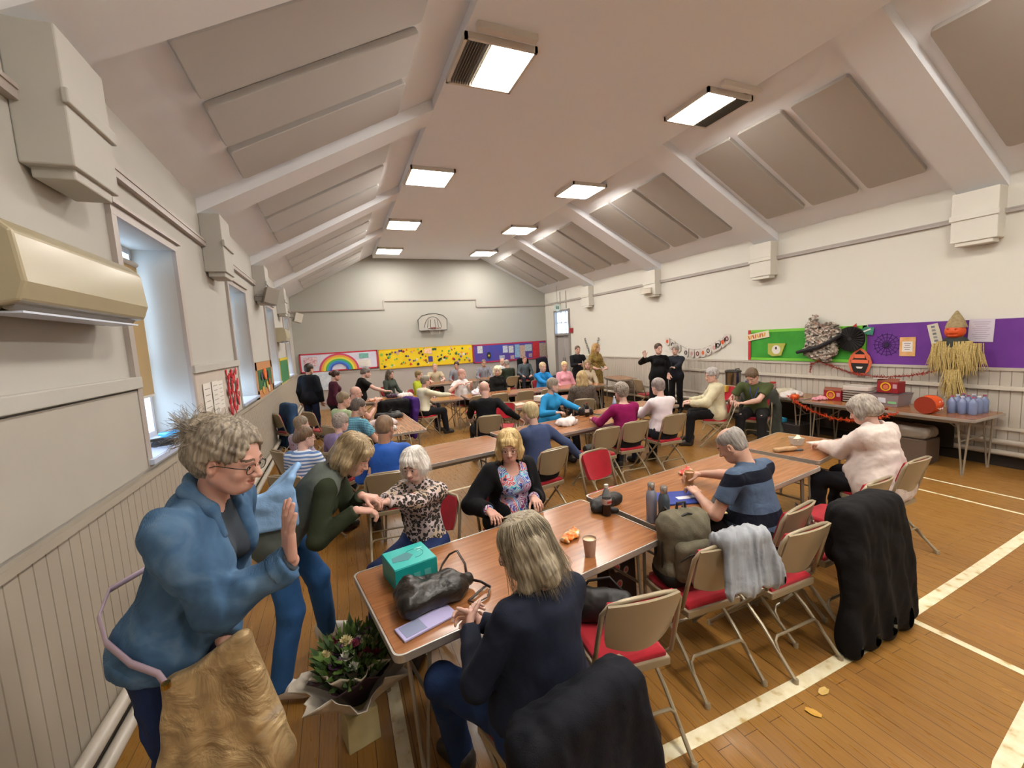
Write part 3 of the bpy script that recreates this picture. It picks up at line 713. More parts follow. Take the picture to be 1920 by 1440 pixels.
    fq=42 if st!='curly' else 18; amp={'short':.0022,'crop':.0012,'balding':.0015,'fringe_ring':.0015,'curly':.007,'messy':.005,'bun':.0022,'up':.003}.get(st,.0035)
    ph=rs.rand(6)*6
    def disp(P):
        az=np.arctan2(P[:,0],-P[:,1]+.01); z=P[:,2]
        if st=='curly':
            return (amp*(np.sin(P[:,0]*90+3*np.sin(z*60))*np.sin(P[:,1]*85+ph[0])*np.sin(z*95+ph[1]))).astype(np.float32)
        o=np.sin(az*13+ph[0]+2*np.sin(z*16+ph[3]))*.5+np.sin(az*29+ph[1]+1.5*np.sin(z*22))*.35+np.sin(az*57+ph[2]+z*25)*.25
        if st=='messy': o+=.7*np.sin(P[:,0]*60+3*np.sin(z*50))*np.sin(z*70+P[:,1]*60)
        return (amp*o).astype(np.float32)
    v,f=s.mesh(h/sc,disp=disp)
    if len(v)==0: return None
    m=Matrix([list(F[i]*sc)+[c[i]] for i in range(3)]+[[0,0,0,1]])
    return npmesh('hair',v,f,mat,parent,mw=m)
def strands(c,F,sc,mat,parent,n,seed,style='long'):
    rs=np.random.RandomState(seed); m=MB()
    for i in range(n):
        az=rs.uniform(-2.45,2.45) if style!='bun' else rs.uniform(-PI,PI); t0=rs.uniform(.1,.9)
        # az 0 = back; runs around to the sides
        def pos(t):
            r0=.0+.094*min(1,t*2.2+.05); 
            if style=='bun':
                a=az+rs_c*t; return (math.sin(a)*.06*(.4+t)+off[0],-.10-math.cos(a)*.05*(.5+t)+off[1]-.02*t,.085+.06*math.cos(az*2+i)*t+off[2])
            zz=.145-.02*t-(.33 if style=='long' else .26)*max(0,t-.12)*L; w=min(1,math.sqrt(max(0,t*3)))
            rr=.095*w+.012+.012*math.sin(i+t*5)*t+fl*max(0,t-.6)
            return (math.sin(az)*rr*.93,-math.cos(az)*(rr+.012)-.012,zz)
        rs_c=rs.uniform(-1.5,1.5); off=rs.uniform(-.02,.02,3); L=rs.uniform(.75,1.08); fl=rs.uniform(-.01,.07)
        k=9; pts=[pos(j/(k-1)) for j in range(k)]; r=rs.uniform(.0009,.0019)
        m.tube(pts,[r*(1-.7*j/(k-1)) for j in range(k)],4)
    M=Matrix([list(F[i]*sc)+[c[i]] for i in range(3)]+[[0,0,0,1]])
    o=m.build('hair_strands',mat,parent,smooth=2); o.matrix_local=M; return o
def glasses_obj(c,F,sc,parent,mat=None):
    m=MB()
    for q in(-1,1):
        pts=[(q*.0315+.0235*math.copysign(abs(math.cos(a))**.7,math.cos(a)),.1,.0+.0175*math.copysign(abs(math.sin(a))**.7,math.sin(a))) for a in np.linspace(0,2*PI,17)[:-1]]
        m.tube(pts,.0016,5,closed=True); m.tube([(q*.055,.098,.006),(q*.072,.07,.007),(q*.083,.01,.006),(q*.083,-.01,-.006)],.0016,5)
    m.tube([(-.009,.1,.004),(0,.104,.006),(.009,.1,.004)],.0016,5)
    o=m.build('glasses',mat or blackp,parent,smooth=2); o.matrix_local=Matrix([list(F[i]*sc)+[c[i]] for i in range(3)]+[[0,0,0,1]]); return o
def person(label,x,y,rz,pose='sit',fem=True,sc=1.0,seat=.46,lean=.08,side=0,twist=0,head=(0,.1,0),rh=None,lh=None,rhd=None,lhd=None,curl=.7,rcurl=None,lcurl=None,
           skin='c98e74',hair='short',hcol=('6b5b4c','8d7d6c'),top='4a5a70',sleeve='long',topfit=.012,wr=.005,trouser='22242c',hem=None,fat=1.0,bust=None,jacket=None,jopen=.05,jsleeve=True,jband=False,hsc=1.0,
           glasses=False,shoe='2a2522',dress=False,detail=1,seed=1,legs=True,rk=None,lk=None,ra=None,la=None,spread=.1,z0=0,neckcut=.0,headsc=1,knee_out=.0,rpole=None,lpole=None,rn=None,ln=None,rpl=None,chairmade=None,strand=0,strandstyle='long',group=None,wide=1,barelegs=False):
    R0=empty('person',label,'person',(x,y,z0),rz,group)
    h1={1:.0125,2:.009,0:.02}[detail]; hh={1:.0048,2:.003,0:.008}[detail]; hhd={1:.005,2:.0032,0:.009}[detail]
    hipw,shw=(.092,.165) if fem else (.088,.192)
    if bust is None: bust=.8 if fem else 0
    hz=(seat+.095) if pose=='sit' else .93*sc
    P=V(0,0,hz)
    B=rot3(0,lean,side); B2=rot3(twist,lean,side)
    up=B@V(0,0,1)
    waist=P+(B@V(0,.0,.15))*sc; chest=P+(B2@V(0,0,.32))*sc; nb=P+(B2@V(0,-.005,.475))*sc
    sh=[P+(B2@V(q*shw,-.012,.435))*sc for q in(1,-1)]   # right, left
    hd=rot3(head[0],head[1]+lean*.35,head[2]); 
    hc=nb+(B2@V(0,.018,.055))*sc+(hd@V(0,.012,.105))*sc*headsc; HS=sc*headsc*(0.96 if fem else 1.0)
    hips=[P+V(q*hipw*sc,.0,0) for q in(1,-1)]
    if pose=='sit':
        kn=[hips[i]+V(q*(spread+knee_out)*.6,.41*sc,-.035) for i,q in enumerate((1,-1))]
        an=[V(kn[i][0]+q*.01,kn[i][1]+.04,.085) for i,q in enumerate((1,-1))]
    else:
        kn=[V(q*.095*sc,.02,.49*sc) for q in(1,-1)]; an=[V(q*.1*sc,-.01,.085) for q in(1,-1)]
    for i,(k_,a_) in enumerate(((rk,ra),(lk,la))):
        if a_ is not None: an[i]=V(*a_)
        if k_ is not None: kn[i]=V(*k_)
        elif a_ is not None: kn[i],an[i]=ik(hips[i],an[i],.43*sc,.42*sc,(0,1,0))
    if rh is None: rh=(.16,.30,hz+.08) if pose=='sit' else (.24,.05,.80*sc)
    if lh is None: lh=(-.16,.30,hz+.08) if pose=='sit' else (-.24,.05,.80*sc)
    arms=[]
    for i,(hnd,q,pl) in enumerate(((rh,1,rpole),(lh,-1,lpole))):
        e,w=ik(sh[i],V(*hnd),.285*sc,.25*sc,pl if pl is not None else (q*.55,-.6,-.6)); arms.append((sh[i],e,w))
    bm=S(); t=.008 # body under the clothes a little thinner
    F_=fat; sqd=(B2@V(0,1,0),.72)
    def torso(s,o,k=.05):
        s.c(P+V(-.055,-.005,.0),P+V(.055,-.005,0),(.125*F_)*sc+o,(.125*F_)*sc+o,k,(V(0,1,0),.92))
        s.c(P+up*.05,waist,.125*sc*F_+o,.118*sc*F_+o,k,(B@V(0,1,0),.82))
        s.c(waist,chest,.118*sc*F_+o,.135*sc*(F_*.4+.6)+o,k,(B2@V(0,1,0),.78))
        s.c(sh[0]*.62+sh[1]*.38-up*.05*sc,sh[1]*.62+sh[0]*.38-up*.05*sc,.098*sc+o,.098*sc+o,k,(B2@V(0,1,0),.82))
        s.c(sh[0]*.9+sh[1]*.1-up*.012,sh[1]*.9+sh[0]*.1-up*.012,.05*sc+o,.05*sc+o,k)
        s.c((sh[0]+sh[1])/2+(B2@V(0,-.01,.0)),nb,.075*sc+o,.05*sc+o*.6,k)
        if bust:
            for q in(-1,1): s.e(chest+(B2@V(q*.068,.095*(F_*.5+.5),.01))*sc,V(.055,.045,.055)*sc*bust**.3+o*.7,None,.06)
        if F_>1.12: s.e(P+(B@V(0,.07,.10))*sc,V(.15,.12,.13)*sc*(F_-.15)+o,None,.06)
    torso(bm,-t)
    bm.c(nb-(up*.03),nb*.35+hc*.65-(hd@V(0,.02,0)),(.057 if not fem else .049)*sc,(.054 if not fem else .046)*sc,.02)
    for s_,e,w in arms: bm.c(s_-V(0,0,.006),e,.046*sc,.040*sc,.03); bm.c(e,e*.6+w*.4,.041*sc,.039*sc,.012); bm.c(e*.6+w*.4,w,.039*sc,.026*sc,.012)
    lk_=.03
    for i in(0,1):
        bm.c(hips[i],kn[i],.083*sc*(F_*.4+.6)-t,.056*sc-t*.5,lk_); bm.c(kn[i],kn[i]*.65+an[i]*.35-V(0,.008,0),.050*sc-t,.050*sc-t,.01); bm.c(kn[i]*.65+an[i]*.35,an[i],.050*sc-t,.034*sc-t*.5,.01)
    feet=[]
    for i,q in enumerate((1,-1)):
        fd=nrm(V(q*.18,1,0)); tip=V(*(an[i]+fd*.13)); tip[2]=an[i][2]-.05; feet.append((an[i]+V(0,0,-.045)-fd*.035,tip)); bm.c(an[i],tip,.034*sc,.024*sc,.03)
    # body mesh: coarse body + fine head + fine hands
    head_prims(bm,hc,hd,HS,fem,wide=wide)
    hands=[]
    for i,q in enumerate((1,-1)):
        s_,e,w=arms[i]; dd=(rhd,lhd)[i]; d=nrm(w-e) if dd is None else nrm(dd); pn=(rn,ln)[i]
        pn=V(0,0,-1) if pn is None else V(*pn)
        if abs(d@nrm(pn))>.9: pn=V(0,1,.1)
        cu=(rcurl,lcurl)[i]; cu=curl if cu is None else cu
        hand_prims(bm,w+d*.01,d,pn,q,sc*hsc*(.93 if fem else 1.02),cu); hands.append((w,d))
    lo,hi=bm.bounds(); lo-=.02; hi+=.02
    v,f=bm.mesh(max(h1,.011),lo,hi); parts=[]
    boxes=[(hc-.155*HS,hc+.155*HS,hh)]+[(w+d*.085*sc-.115*sc,w+d*.085*sc+.115*sc,hhd) for w,d in hands]
    cen=v[f].mean(1); keep=np.ones(len(f),bool)
    for a,b,_ in boxes: keep&=~np.all((cen>a+.012)&(cen<b-.012),axis=1)
    def compact(v,f):
        u,inv=np.unique(f,return_inverse=True); return v[u],inv.reshape(f.shape)
    parts=[compact(v,f[keep])]; mats=[skinmat(skin),lipm,eyew,iris,brow]; mi=[np.zeros(int(keep.sum()),int)]
    done=[]
    for a,b,hq in boxes:
        vv,ff=bm.mesh(hq,a,b)
        if len(ff)==0: continue
        c_=vv[ff].mean(1); k_=np.ones(len(ff),bool)
        for a2,b2 in done: k_&=~np.all((c_>a2)&(c_<b2),axis=1)
        ff=ff[k_]; done.append((a,b))
        if len(ff)==0: continue
        vv,ff=compact(vv,ff); parts.append((vv,ff)); mi.append(face_mats(vv,ff,hc,hd,HS) if len(done)==1 else np.zeros(len(ff),int))
    v,f=join(parts); npmesh('body',v,f,mats,R0,np.concatenate(mi))
    # ---- clothes
    def mesh_cloth(name,s,mat,hs,disp=None):
        v,f=s.mesh(hs,disp=disp)
        if len(f): 
            return npmesh(name,v,f,mat,R0)
    hs=h1
    if legs and not dress:
        s=S(); s.c(P+V(-.06,-.005,.0),P+V(.06,-.005,0),(.125*F_)*sc+.006,(.125*F_)*sc+.006,.04,(V(0,1,0),.92)); s.c(P,P+up*.1,.124*sc*F_+.004,.122*sc*F_+.004,.04,(B@V(0,1,0),.85))
        for i in(0,1):
            s.c(hips[i],kn[i],.083*sc*(F_*.4+.6)+.006,.062*sc+.010,.035)
            if not barelegs: s.c(kn[i],an[i]+(an[i]-kn[i])*.05,.066*sc+.006,.050*sc+.008,.03,cut=True)
        s.plane(P+up*.13*sc,up); mesh_cloth('trousers',s,trouser if not isinstance(trouser,str) else cloth(trouser),hs,wrinkle(seed+5,wr*.8,16))
    if dress:
        s=S()
        for i in(0,1): s.c(hips[i],kn[i],.09*sc+.02,.09*sc+.02,.08)
        if pose=='stand': s.c(P,V(0,0,.16),.15*sc,.22*sc,.08,(V(0,1,0),.8))
        else:
            s.c((kn[0]+kn[1])/2,(an[0]+an[1])/2+V(0,0,.1),.12,.13,.06)
        s.plane(V(0,0,.10),V(0,0,-1)); mesh_cloth('skirt',s,top if not isinstance(top,str) else cloth(top),hs,wrinkle(seed+9,wr*1.4,12,(1.6,1.6,.25)))
    if legs:
        for i,(a,b) in enumerate(feet):
            s=S(); s.c(a,b,.040*sc,.036*sc,.02,(V(0,0,1),.9)); s.c(a+V(0,0,.055),b+V(0,0,.012),.042*sc,.034*sc,.03); s.c(a+V(0,0,.03),a+V(0,0,.05),.040*sc,.041*sc,.02); s.plane((0,0,.004),(0,0,-1)); mesh_cloth('shoe',s,shoe if not isinstance(shoe,str) else flat(shoe,.5),max(.008,h1*.8))
    o=topfit; s=S(); torso(s,o)
    for i,(s_,e,w) in enumerate(arms):
        if sleeve in('long','three'):
            en=w if sleeve=='long' else e*.45+w*.55
            s.c(s_-V(0,0,.008),e,.047*sc+o,.042*sc+o,.04); s.c(e,en,.044*sc+o,(.031 if sleeve=='long' else .038)*sc+o*.8,.02,cut=True)
        elif sleeve=='short': s.c(s_,s_*.38+e*.62,.052*sc+o,.05*sc+o*1.3,.03,cut=True)
    hm=hem if hem is not None else (.02 if pose=='sit' else -.06)
    s.plane(P+up*hm*sc,-up); nk=nb*.6+hc*.4
    s.c(nb+(up*.025),nb+up*.2,(.054+neckcut)*sc,(.08+neckcut)*sc,.008,sub=True)
    if neckcut>.02: s.e(nb+(B2@V(0,.07,-.01)),V(.06,.07,.06),None,.01,sub=True)
    tm=top if not isinstance(top,str) else cloth(top)
    mesh_cloth('top' if not dress else 'dress_bodice',s,tm,hs,wrinkle(seed,wr,15))
    if jacket is not None:
        jm,jf,jh=jacket if len(jacket)==3 else (*jacket,-.02); s=S(); torso(s,o+jf)
        for i,(s_,e,w) in enumerate(arms if jsleeve else ()): s.c(s_,e,.050*sc+o+jf,.046*sc+o+jf,.03); s.c(e,w-nrm(w-e)*.01,.046*sc+o+jf,.034*sc+o+jf*.7,.02,cut=True)
        s.plane(P+up*jh*sc,-up)
        s.c(nb+(up*.02),nb+up*.2,.062*sc,.09*sc,.008,sub=True)
        # open front wedge
        fw=B2@V(0,1,0)
        Fm=B2.T; s.b(chest+(B2@V(0,.2,-.09))*sc,(jopen,.17,.36),Fm,.01,sub=True,rd=.01); s.b(nb+(B2@V(0,.2,-.12))*sc,(jopen*1.5,.17,.14),Fm,.03,sub=True,rd=.03)
        mesh_cloth('jacket',s,jm if not isinstance(jm,str) else cloth(jm),hs,wrinkle(seed+3,wr*1.2,14))
        if jband:
            q=S(); torso(q,o+jf+.006); q.plane(P+up*jh*sc,-up); q.plane(P+up*(jh+.045)*sc,up); q.b(chest+(B2@V(0,.2,-.09))*sc,(jopen,.17,.5),Fm,.01,sub=True,rd=.01); mesh_cloth('hem_band',q,jm,hs)
            for s_,e,w in arms: q=S(); u=nrm(w-e); q.c(w-u*.065,w-u*.004,.042*sc+o+jf*.6,.040*sc+o+jf*.6,.01,cut=True); q.plane(w-u*.06,-u); mesh_cloth('cuff',q,jm,hs)
            q=S(); q.chain([nb+(B2@V(-.075,.05,.02)),nb+(B2@V(-.07,-.05,.055)),nb+(B2@V(0,-.08,.065)),nb+(B2@V(.07,-.05,.055)),nb+(B2@V(.075,.05,.02)),nb+(B2@V(.07,.11,-.06))],[.02,.024,.026,.024,.022,.014],.02); mesh_cloth('collar',q,jm,hs)
            for k in range(3):
                m=MB(); c=P+(B@V(.10+.05*k,-.125-.0*k,jh+.03))*1.0; m.lathe([(0,-.006),(.010,-.006),(.010,.006),(0,.006)],tuple(P+(B@V(.155-.012*k,-.03-.04*k,(jh+.022)))),10,Matrix.Rotation(PI/2,3,'Y')); m.build('button',flat('b07048',.3,.9),R0)
    if hair:
        hm_=hairmat(*hcol); hair_obj(hc,hd,HS,hair,hm_,R0,{2:.0038,1:.0065,0:.011}[detail],seed,wide)
        if strand: strands(hc,hd,HS,hm_,R0,strand,seed,strandstyle)
    if glasses and detail>0: glasses_obj(hc,hd,HS,R0)
    R0['_']=0; del R0['_']
    return R0,dict(hc=hc,hd=hd,arms=arms,nb=nb,P=P,up=up,chest=chest,kn=kn,an=an)
# ---------------- things on walls ----------------
WR={'E':0,'R':-PI/2,'L':PI/2}
def wp(wall,u,z,off): return {'E':(u,YE-.04-off,z),'R':(XR-.005-off,u,z),'L':(XL+.005+off,u,z)}[wall]
def plate(name,wall,u,z,poly,mat,off=.03,th=.004,parent=None,label=None,cat=None,group=None,local=False,rot=0,at=(0,0)):
    c,s_=math.cos(rot),math.sin(rot); P=[(a*c-b*s_+at[0],a*s_+b*c+at[1]) for a,b in poly]
    m=MB(); m.prism(P,1,-th,0)
    if local: o=m.build(name,mat,parent,loc=(0,-off,0))
    else: o=m.build(name,mat,parent,loc=wp(wall,u,z,off),rz=WR[wall])
    if label: tag(o,label,cat,group)
    return o
def rect(w,h): return [(-w/2,-h/2),(w/2,-h/2),(w/2,h/2),(-w/2,h/2)]
def disc(r,n=14,ry=None): return [(r*math.cos(2*PI*i/n),(ry or r)*math.sin(2*PI*i/n)) for i in range(n)]
def text(name,st,size,mat,parent,loc,rz=0,ext=.002,flat_=False,rot=0,alignc=True):
    cu=bpy.data.curves.new(name,'FONT'); cu.body=st; cu.size=size; cu.extrude=ext
    if alignc: cu.align_x='CENTER'; cu.align_y='CENTER'
    t=bpy.data.objects.new(name,cu); COL.objects.link(t); dg=bpy.context.evaluated_depsgraph_get(); me=bpy.data.meshes.new_from_object(t.evaluated_get(dg)); bpy.data.objects.remove(t)
    me.materials.clear(); me.materials.append(mat)
    M=Matrix.Rotation(rot,4,'Z')
    if not flat_: M=Matrix.Rotation(PI/2,4,'X')@M
    me.transform(M); o=bpy.data.objects.new(name,me); COL.objects.link(o); o.location=loc; o.rotation_euler=(0,0,rz)
    if parent is not None: o.parent=parent
    return o
def board(wall,u0,u1,z0,z1,mat,label,border=None,bw=.05,group='display boards'):
    w=abs(u1-u0); R0=empty('display_board',label,'display board',wp(wall,(u0+u1)/2,(z0+z1)/2,0),WR[wall],group)
    h=z1-z0; plate('backing','',0,0,rect(w,h),mat,0,.02,R0,local=True)
    if border:
        for nm,poly in (('border',[(-w/2,h/2-bw),(w/2,h/2-bw),(w/2,h/2),(-w/2,h/2)]),('border',[(-w/2,-h/2),(w/2,-h/2),(w/2,-h/2+bw),(-w/2,-h/2+bw)]),('border',[(-w/2,-h/2),(-w/2+bw,-h/2),(-w/2+bw,h/2),(-w/2,h/2)]),('border',[(w/2-bw,-h/2),(w/2,-h/2),(w/2,h/2),(w/2-bw,h/2)])):
            b=border if isinstance(border,str) else border
            plate(nm,'',0,0,poly,flat(b,.7),.02,.005,R0,local=True)
    return R0
def paper(col,col2=None,sc=9): return vary(col,col2 or col,sc,.75,0,name='paper')
white=flat('dcd8d0',.7,name='white_paper')
BZ0,BZ1=1.25,1.86
board('E',-1.12,1.30,1.25,1.87,paper('d3d2de','c3c4d6',3),'white-papered display board with red border and rainbow on the end wall','b8283c',.045)
board('E',1.33,4.68,1.18,1.86,paper('d8b90e','e3c81a',2),'long yellow display board covered with small cut-outs','d9a800',.03)
board('E',4.70,7.75,1.14,1.84,paper('3347a0','5a3d8c',2),'blue display board with red border at the right of the end wall','a8284a',.05)
board('R',6.24,4.14,1.29,1.89,paper('2f8a24','3a9a30',3),'green display board with lime border on the right wall','6fc03a',.05)
board('R',4.12,.6,1.27,1.90,paper('5f2a84','6a3290',3),'long purple display board on the right wall')
plate('border_strip','R',6.20,1.59,rect(.06,.60),flat('b8333a',.7),.031,.004,label='red paper strip down the left edge of the green board',cat='paper strip')
board('L',4.7,6.52,1.27,1.84,paper('bcb2a6','c2b8ac',3),'plain papered board with red paper poppies on the left wall')
board('L',7.8,9.62,1.25,1.84,paper('2e6a3c','285a34',4),'orange-bordered green display board on the left wall','b98050',.13)
board('L',10.95,12.75,1.2,1.84,paper('2f7a4c','2a6f44',3),'green display board with yellow border far along the left wall','c9b020',.06)
board('L',1.2,3.46,1.28,1.80,paper('a8a398','aea99e',2),'blank papered board below the air conditioner')
m=MB(); m.box((XL+.025,2.3,1.85),(.05,2.4,.075)); o=struct(m.build('trim_90',wallm,bevel=.006))
m=MB(); m.box((XL+.025,5.62,1.88),(.05,1.95,.075)); o=struct(m.build('trim_91',wallm,bevel=.006))
# rainbow: one arch per colour
for k,(c,nm) in enumerate((('c8466a','pink outer'),('e0a23a','orange'),('dcd04a','yellow'),('4fae58','green'),('3a8fd0','blue'),('3c58b8','dark blue inner'))):
    ro,ri=.62-.065*k,.62-.065*(k+1)+.004; P=[(ro*math.cos(PI*i/20),ro*.9*math.sin(PI*i/20)) for i in range(21)]+[(ri*math.cos(PI*i/20),ri*.9*math.sin(PI*i/20)) for i in range(20,-1,-1)]
    plate('rainbow_arch','E',.05,1.27,P,vary(c,c,20,.8,.6,name='tissue_paper',bs=40),.026,.012,label='%s band of the paper rainbow on the red-bordered board'%nm,cat='paper rainbow band',group='paper rainbow')
# sheets on end wall boards
def sheet(wall,u,z,w,h,mat,label,cat='paper sheet',rot=0,off=.027,group=None,lines=0,linec='6a6a72'):
    o=plate('paper_sheet',wall,u,z,rect(w,h),mat,off,.003,label=label,cat=cat,group=group,rot=rot)
    for i in range(lines):
        y=h*.36-i*h*.72/max(1,lines-1); q=plate('printed_line','',0,0,rect(w*(.7-.12*(i%3)),h*.02),flat(linec,.8),.003,.001,o,local=True,at=(-y*math.sin(rot),y*math.cos(rot)),rot=rot)
    return o
sheet('E',.85,1.70,.30,.16,paper('7fb5a8','5f9a90',20),'pale green drawing at the top right of the red-bordered board')
sheet('E',.78,1.45,.55,.22,white,'white sheet with faint writing right of the rainbow',lines=5)
sheet('E',-.8,1.6,.4,.3,paper('dcd0d4','b87888',15),'pink and white artwork behind the person in the long black coat')
sheet('E',-.55,.95,.62,.6,paper('b9c6d4','d8dce4',8),'large pale blue painting hanging under the red-bordered board')
rs=random.Random(4); cols=['2f7a3a','3a9a4a','1f5a4a','c43a2a','d8d0c0','e08030','5a3a8a','6fb04a','c2a090','2a2a30','8a5a2a']
for i in range(95):
    u=1.42+3.2*((i*0.618)%1); z=1.24+.56*rs.random(); r=rs.uniform(.03,.065); n=rs.choice([5,6,8,3]); c=rs.choice(cols)
    plate('paper_cutout','E',u,z,[(r*(1 if j%2 else .6)*math.cos(2*PI*j/(2*n)+i),r*(1 if j%2 else .6)*math.sin(2*PI*j/(2*n)+i)) for j in range(2*n)],paper(c),.024,.004,label='small coloured paper cut-out stuck on the yellow board',cat='paper cut-out',group='cut-outs on the yellow board')
sheet('E',3.02,1.72,.27,.17,paper('e0c0b8','e0a860',20),'pale card with a yellow blob at the top middle of the yellow board')
sheet('E',3.10,1.43,.16,.2,paper('3a3470','4a4488'),'dark purple picture below the pale card on the yellow board')
for u,z,w,h,c,l in((4.98,1.64,.2,.27,'d8dce0','leftmost white sheet on the blue board'),(6.0,1.6,.2,.27,'cfd4e8','second white sheet on the blue board'),(6.24,1.58,.2,.27,'d5d6d0','third white sheet on the blue board'),(5.85,1.3,.22,.14,'b8bcd8','small pale card low on the blue board'),(6.28,1.27,.16,.14,'c8a8b0','small pink card low on the blue board'),(6.5,1.5,.2,.5,'8fb8d8','narrow light blue collage on the blue board'),(6.72,1.45,.22,.52,'c8a898','peach and yellow collage on the blue board'),(6.98,1.6,.3,.26,'b0c4cc','pale blue pictures on the blue board'),(7.05,1.3,.14,.14,'b898a8','small mauve card on the blue board'),(7.6,1.48,.28,.54,'a8988c','photo collage at the right end of the blue board')):
    sheet('E',u,z,w,h,paper(c,'%02x%02x%02x'%tuple(int(int(c[i:i+2],16)*.75) for i in(0,2,4)),25),l)
plate('paper_sheet','E',7.3,1.49,rect(.3,.6),paper('a51c2c','c02a34',9),.023,.004,label='red paper panel near the right end of the blue board',cat='paper sheet')
o=plate('paper_figure','E',5.32,1.40,disc(.09,12,.14),paper('2a2436'),.026,.01,label='dark paper figure with a yellow badge on the blue board',cat='paper figure')
plate('badge','',0,0,disc(.04),flat('b8a832',.7),.012,.004,o,local=True)
# left wall sheets and poppies
for i,(y,z,w,h) in enumerate(((5.0,1.52,.26,.42),(5.3,1.56,.24,.34),(5.52,1.57,.2,.3))): sheet('L',y,z,w,h,white,['leftmost','middle','rightmost'][i]+' white notice beside the poppies on the left wall',lines=6,linec='98948e')
rs=random.Random(9)
for i in range(34):
    col_=i%3; y=5.86+col_*.2+rs.uniform(-.05,.05); z=1.80-(i//3)*.047+rs.uniform(-.02,.02); r=rs.uniform(.04,.062)
    plate('paper_poppy','L',y,z,[(r*(.8+.2*math.sin(3*a))*math.cos(a),r*(.8+.2*math.sin(3*a+i))*math.sin(a)) for a in [2*PI*j/12 for j in range(12)]],vary('b01c2c','c8303a',30,.8,.3,name='poppy_paper'),.024+.006*(i%4),.006,label='red paper poppy in the cluster on the plain left board',cat='paper poppy',group='red paper poppies')
o=plate('paper_pumpkin','L',8.6,1.62,disc(.13,16,.1),paper('e0652a','ee7a3a'),.03,.02,label='orange paper pumpkin on the orange-bordered board',cat='paper pumpkin')
for i,(y,z,c) in enumerate(((8.3,1.6,'4a4a60'),(8.45,1.42,'6a9a70'),(8.8,1.42,'c8a840'),(9.0,1.6,'30343a'),(9.1,1.45,'c04a3a'),(8.95,1.34,'d8d0c0'),(8.3,1.36,'d09a40'))):
    plate('paper_cutout','L',y,z,disc(.09,7,.07),paper(c),.03,.006,label='paper cut-out around the pumpkin on the orange-bordered board',cat='paper cut-out',group='cut-outs round the paper pumpkin')
# right wall boards
B=plate('paper_banner','R',6.02,1.77,rect(.50,.13),flat('d8d0b4',.7),.036,.003,rot=.17,label='slanted cream and orange name banner on the green board corner',cat='banner')
for i in range(8):
    a=-.19+i*.05; plate('lettering','',0,0,rect(.03,.075),flat(['c8742a','d89a3a','b85a2a'][i%3],.7),.004,.002,B,local=True,rot=.17+.2*(-1)**i,at=(a*math.cos(.17),a*math.sin(.17)))
o=plate('paper_cauldron','R',5.62,1.50,[(-.17,.12),(-.17,-.08),(-.08,-.13),(.1,-.11),(.18,.12)],paper('a3a545','aeb052'),.036,.012,label='olive paper cauldron with a white disc on the green board',cat='paper cut-out')
plate('disc','',0,0,disc(.085,20),white,.013,.002,o,local=True,at=(0,0)); plate('spider_mark','',0,0,disc(.02,8,.03),flat('2a2a2a',.7),.016,.002,o,local=True,at=(0,.03))
# newspaper witch figure
vs=NT('newsprint','9a9284',.8); z_=vs.vor(22); vs.col(vs.ramp(z_.outputs['Color'],[(.1,'3a3632'),(.35,'7d7468'),(.6,'c4bcb0'),(.9,'8a6a5a')])); vs.bump(z_.outputs['Distance'],1,.03); vs=vs.m
s=S(); s.b((0,-.06,.02),(.26,.05,.28),None,.03,rd=.05); s.c((-.2,-.06,-.18),(.1,-.06,-.30),.1,.08,.05,(V(0,1,0),.5)); s.c((-.15,-.06,.28),(-.12,-.06,.42),.1,.05,.05,(V(0,1,0),.5)); s.c((.1,-.06,.18),(.28,-.06,.12),.09,.06,.05,(V(0,1,0),.5))
v,f=s.mesh(.012,disp=lambda P:(.02*np.sin(P[:,0]*55+2*np.sin(P[:,2]*40))*np.sin(P[:,2]*60+P[:,0]*30)).astype(np.float32))
W0=empty('newspaper_figure','figure of scrunched newspaper strips with a black belt over the green board','paper figure',wp('R',4.78,1.66,.03),WR['R']); npmesh('body',v,f,vs,W0)
m=MB(); m.tube([(-.36,-.14,-.20),(-.2,-.15,-.16),(.0,-.15,-.11),(.2,-.14,-.01),(.36,-.12,.1)],[.03,.035,.035,.033,.028],8); m.build('belt',flat('14161c',.7),W0,smooth=1)
F0=empty('paper_fan','round black pleated paper fan between the green and purple boards','paper fan',wp('R',4.33,1.68,.05),WR['R']); m=MB()
n_=48; P=[]; vs2=[(0,-.05,0)]+[(.20*math.cos(2*PI*i/n_),-.03-(.03 if i%2 else 0),.20*math.sin(2*PI*i/n_)) for i in range(n_)]+[(0,-.0,0)]+[(.20*math.cos(2*PI*i/n_),-.0,.20*math.sin(2*PI*i/n_)) for i in range(n_)]
m._a(vs2,[(0,1+i,1+(i+1)%n_) for i in range(n_)]+[(n_+1,n_+2+(i+1)%n_,n_+2+i) for i in range(n_)]+[(1+i,n_+2+i,n_+2+(i+1)%n_,1+(i+1)%n_) for i in range(n_)]); m.build('pleats',flat('131211',.75),F0)
m=MB(); m.lathe([(0,-.01),(.03,-.008),(.03,.0),(0,.0)],(0,-.055,0),10,Matrix.Rotation(PI/2,3,'X')); m.build('hub',flat('1c1a1a',.5),F0)
G0=empty('leaf_cutout','dark green and white paper leaf above the black fan, red tip beside it','paper cut-out',wp('R',4.14,1.80,.04),WR['R'])
plate('leaf','',0,0,[(-.12,-.03),(0,.07),(.12,.05),(.1,-.07),(0,-.05)],paper('2a6a58','3f8a70',20),0,.006,G0,local=True); plate('vein','',0,0,rect(.16,.02),white,.007,.003,G0,local=True,rot=.4); plate('red_tip','',0,0,[(-.05,-.03),(.05,-.03),(.04,.05)],flat('b83030',.7),.002,.006,G0,local=True,at=(-.17,.08))
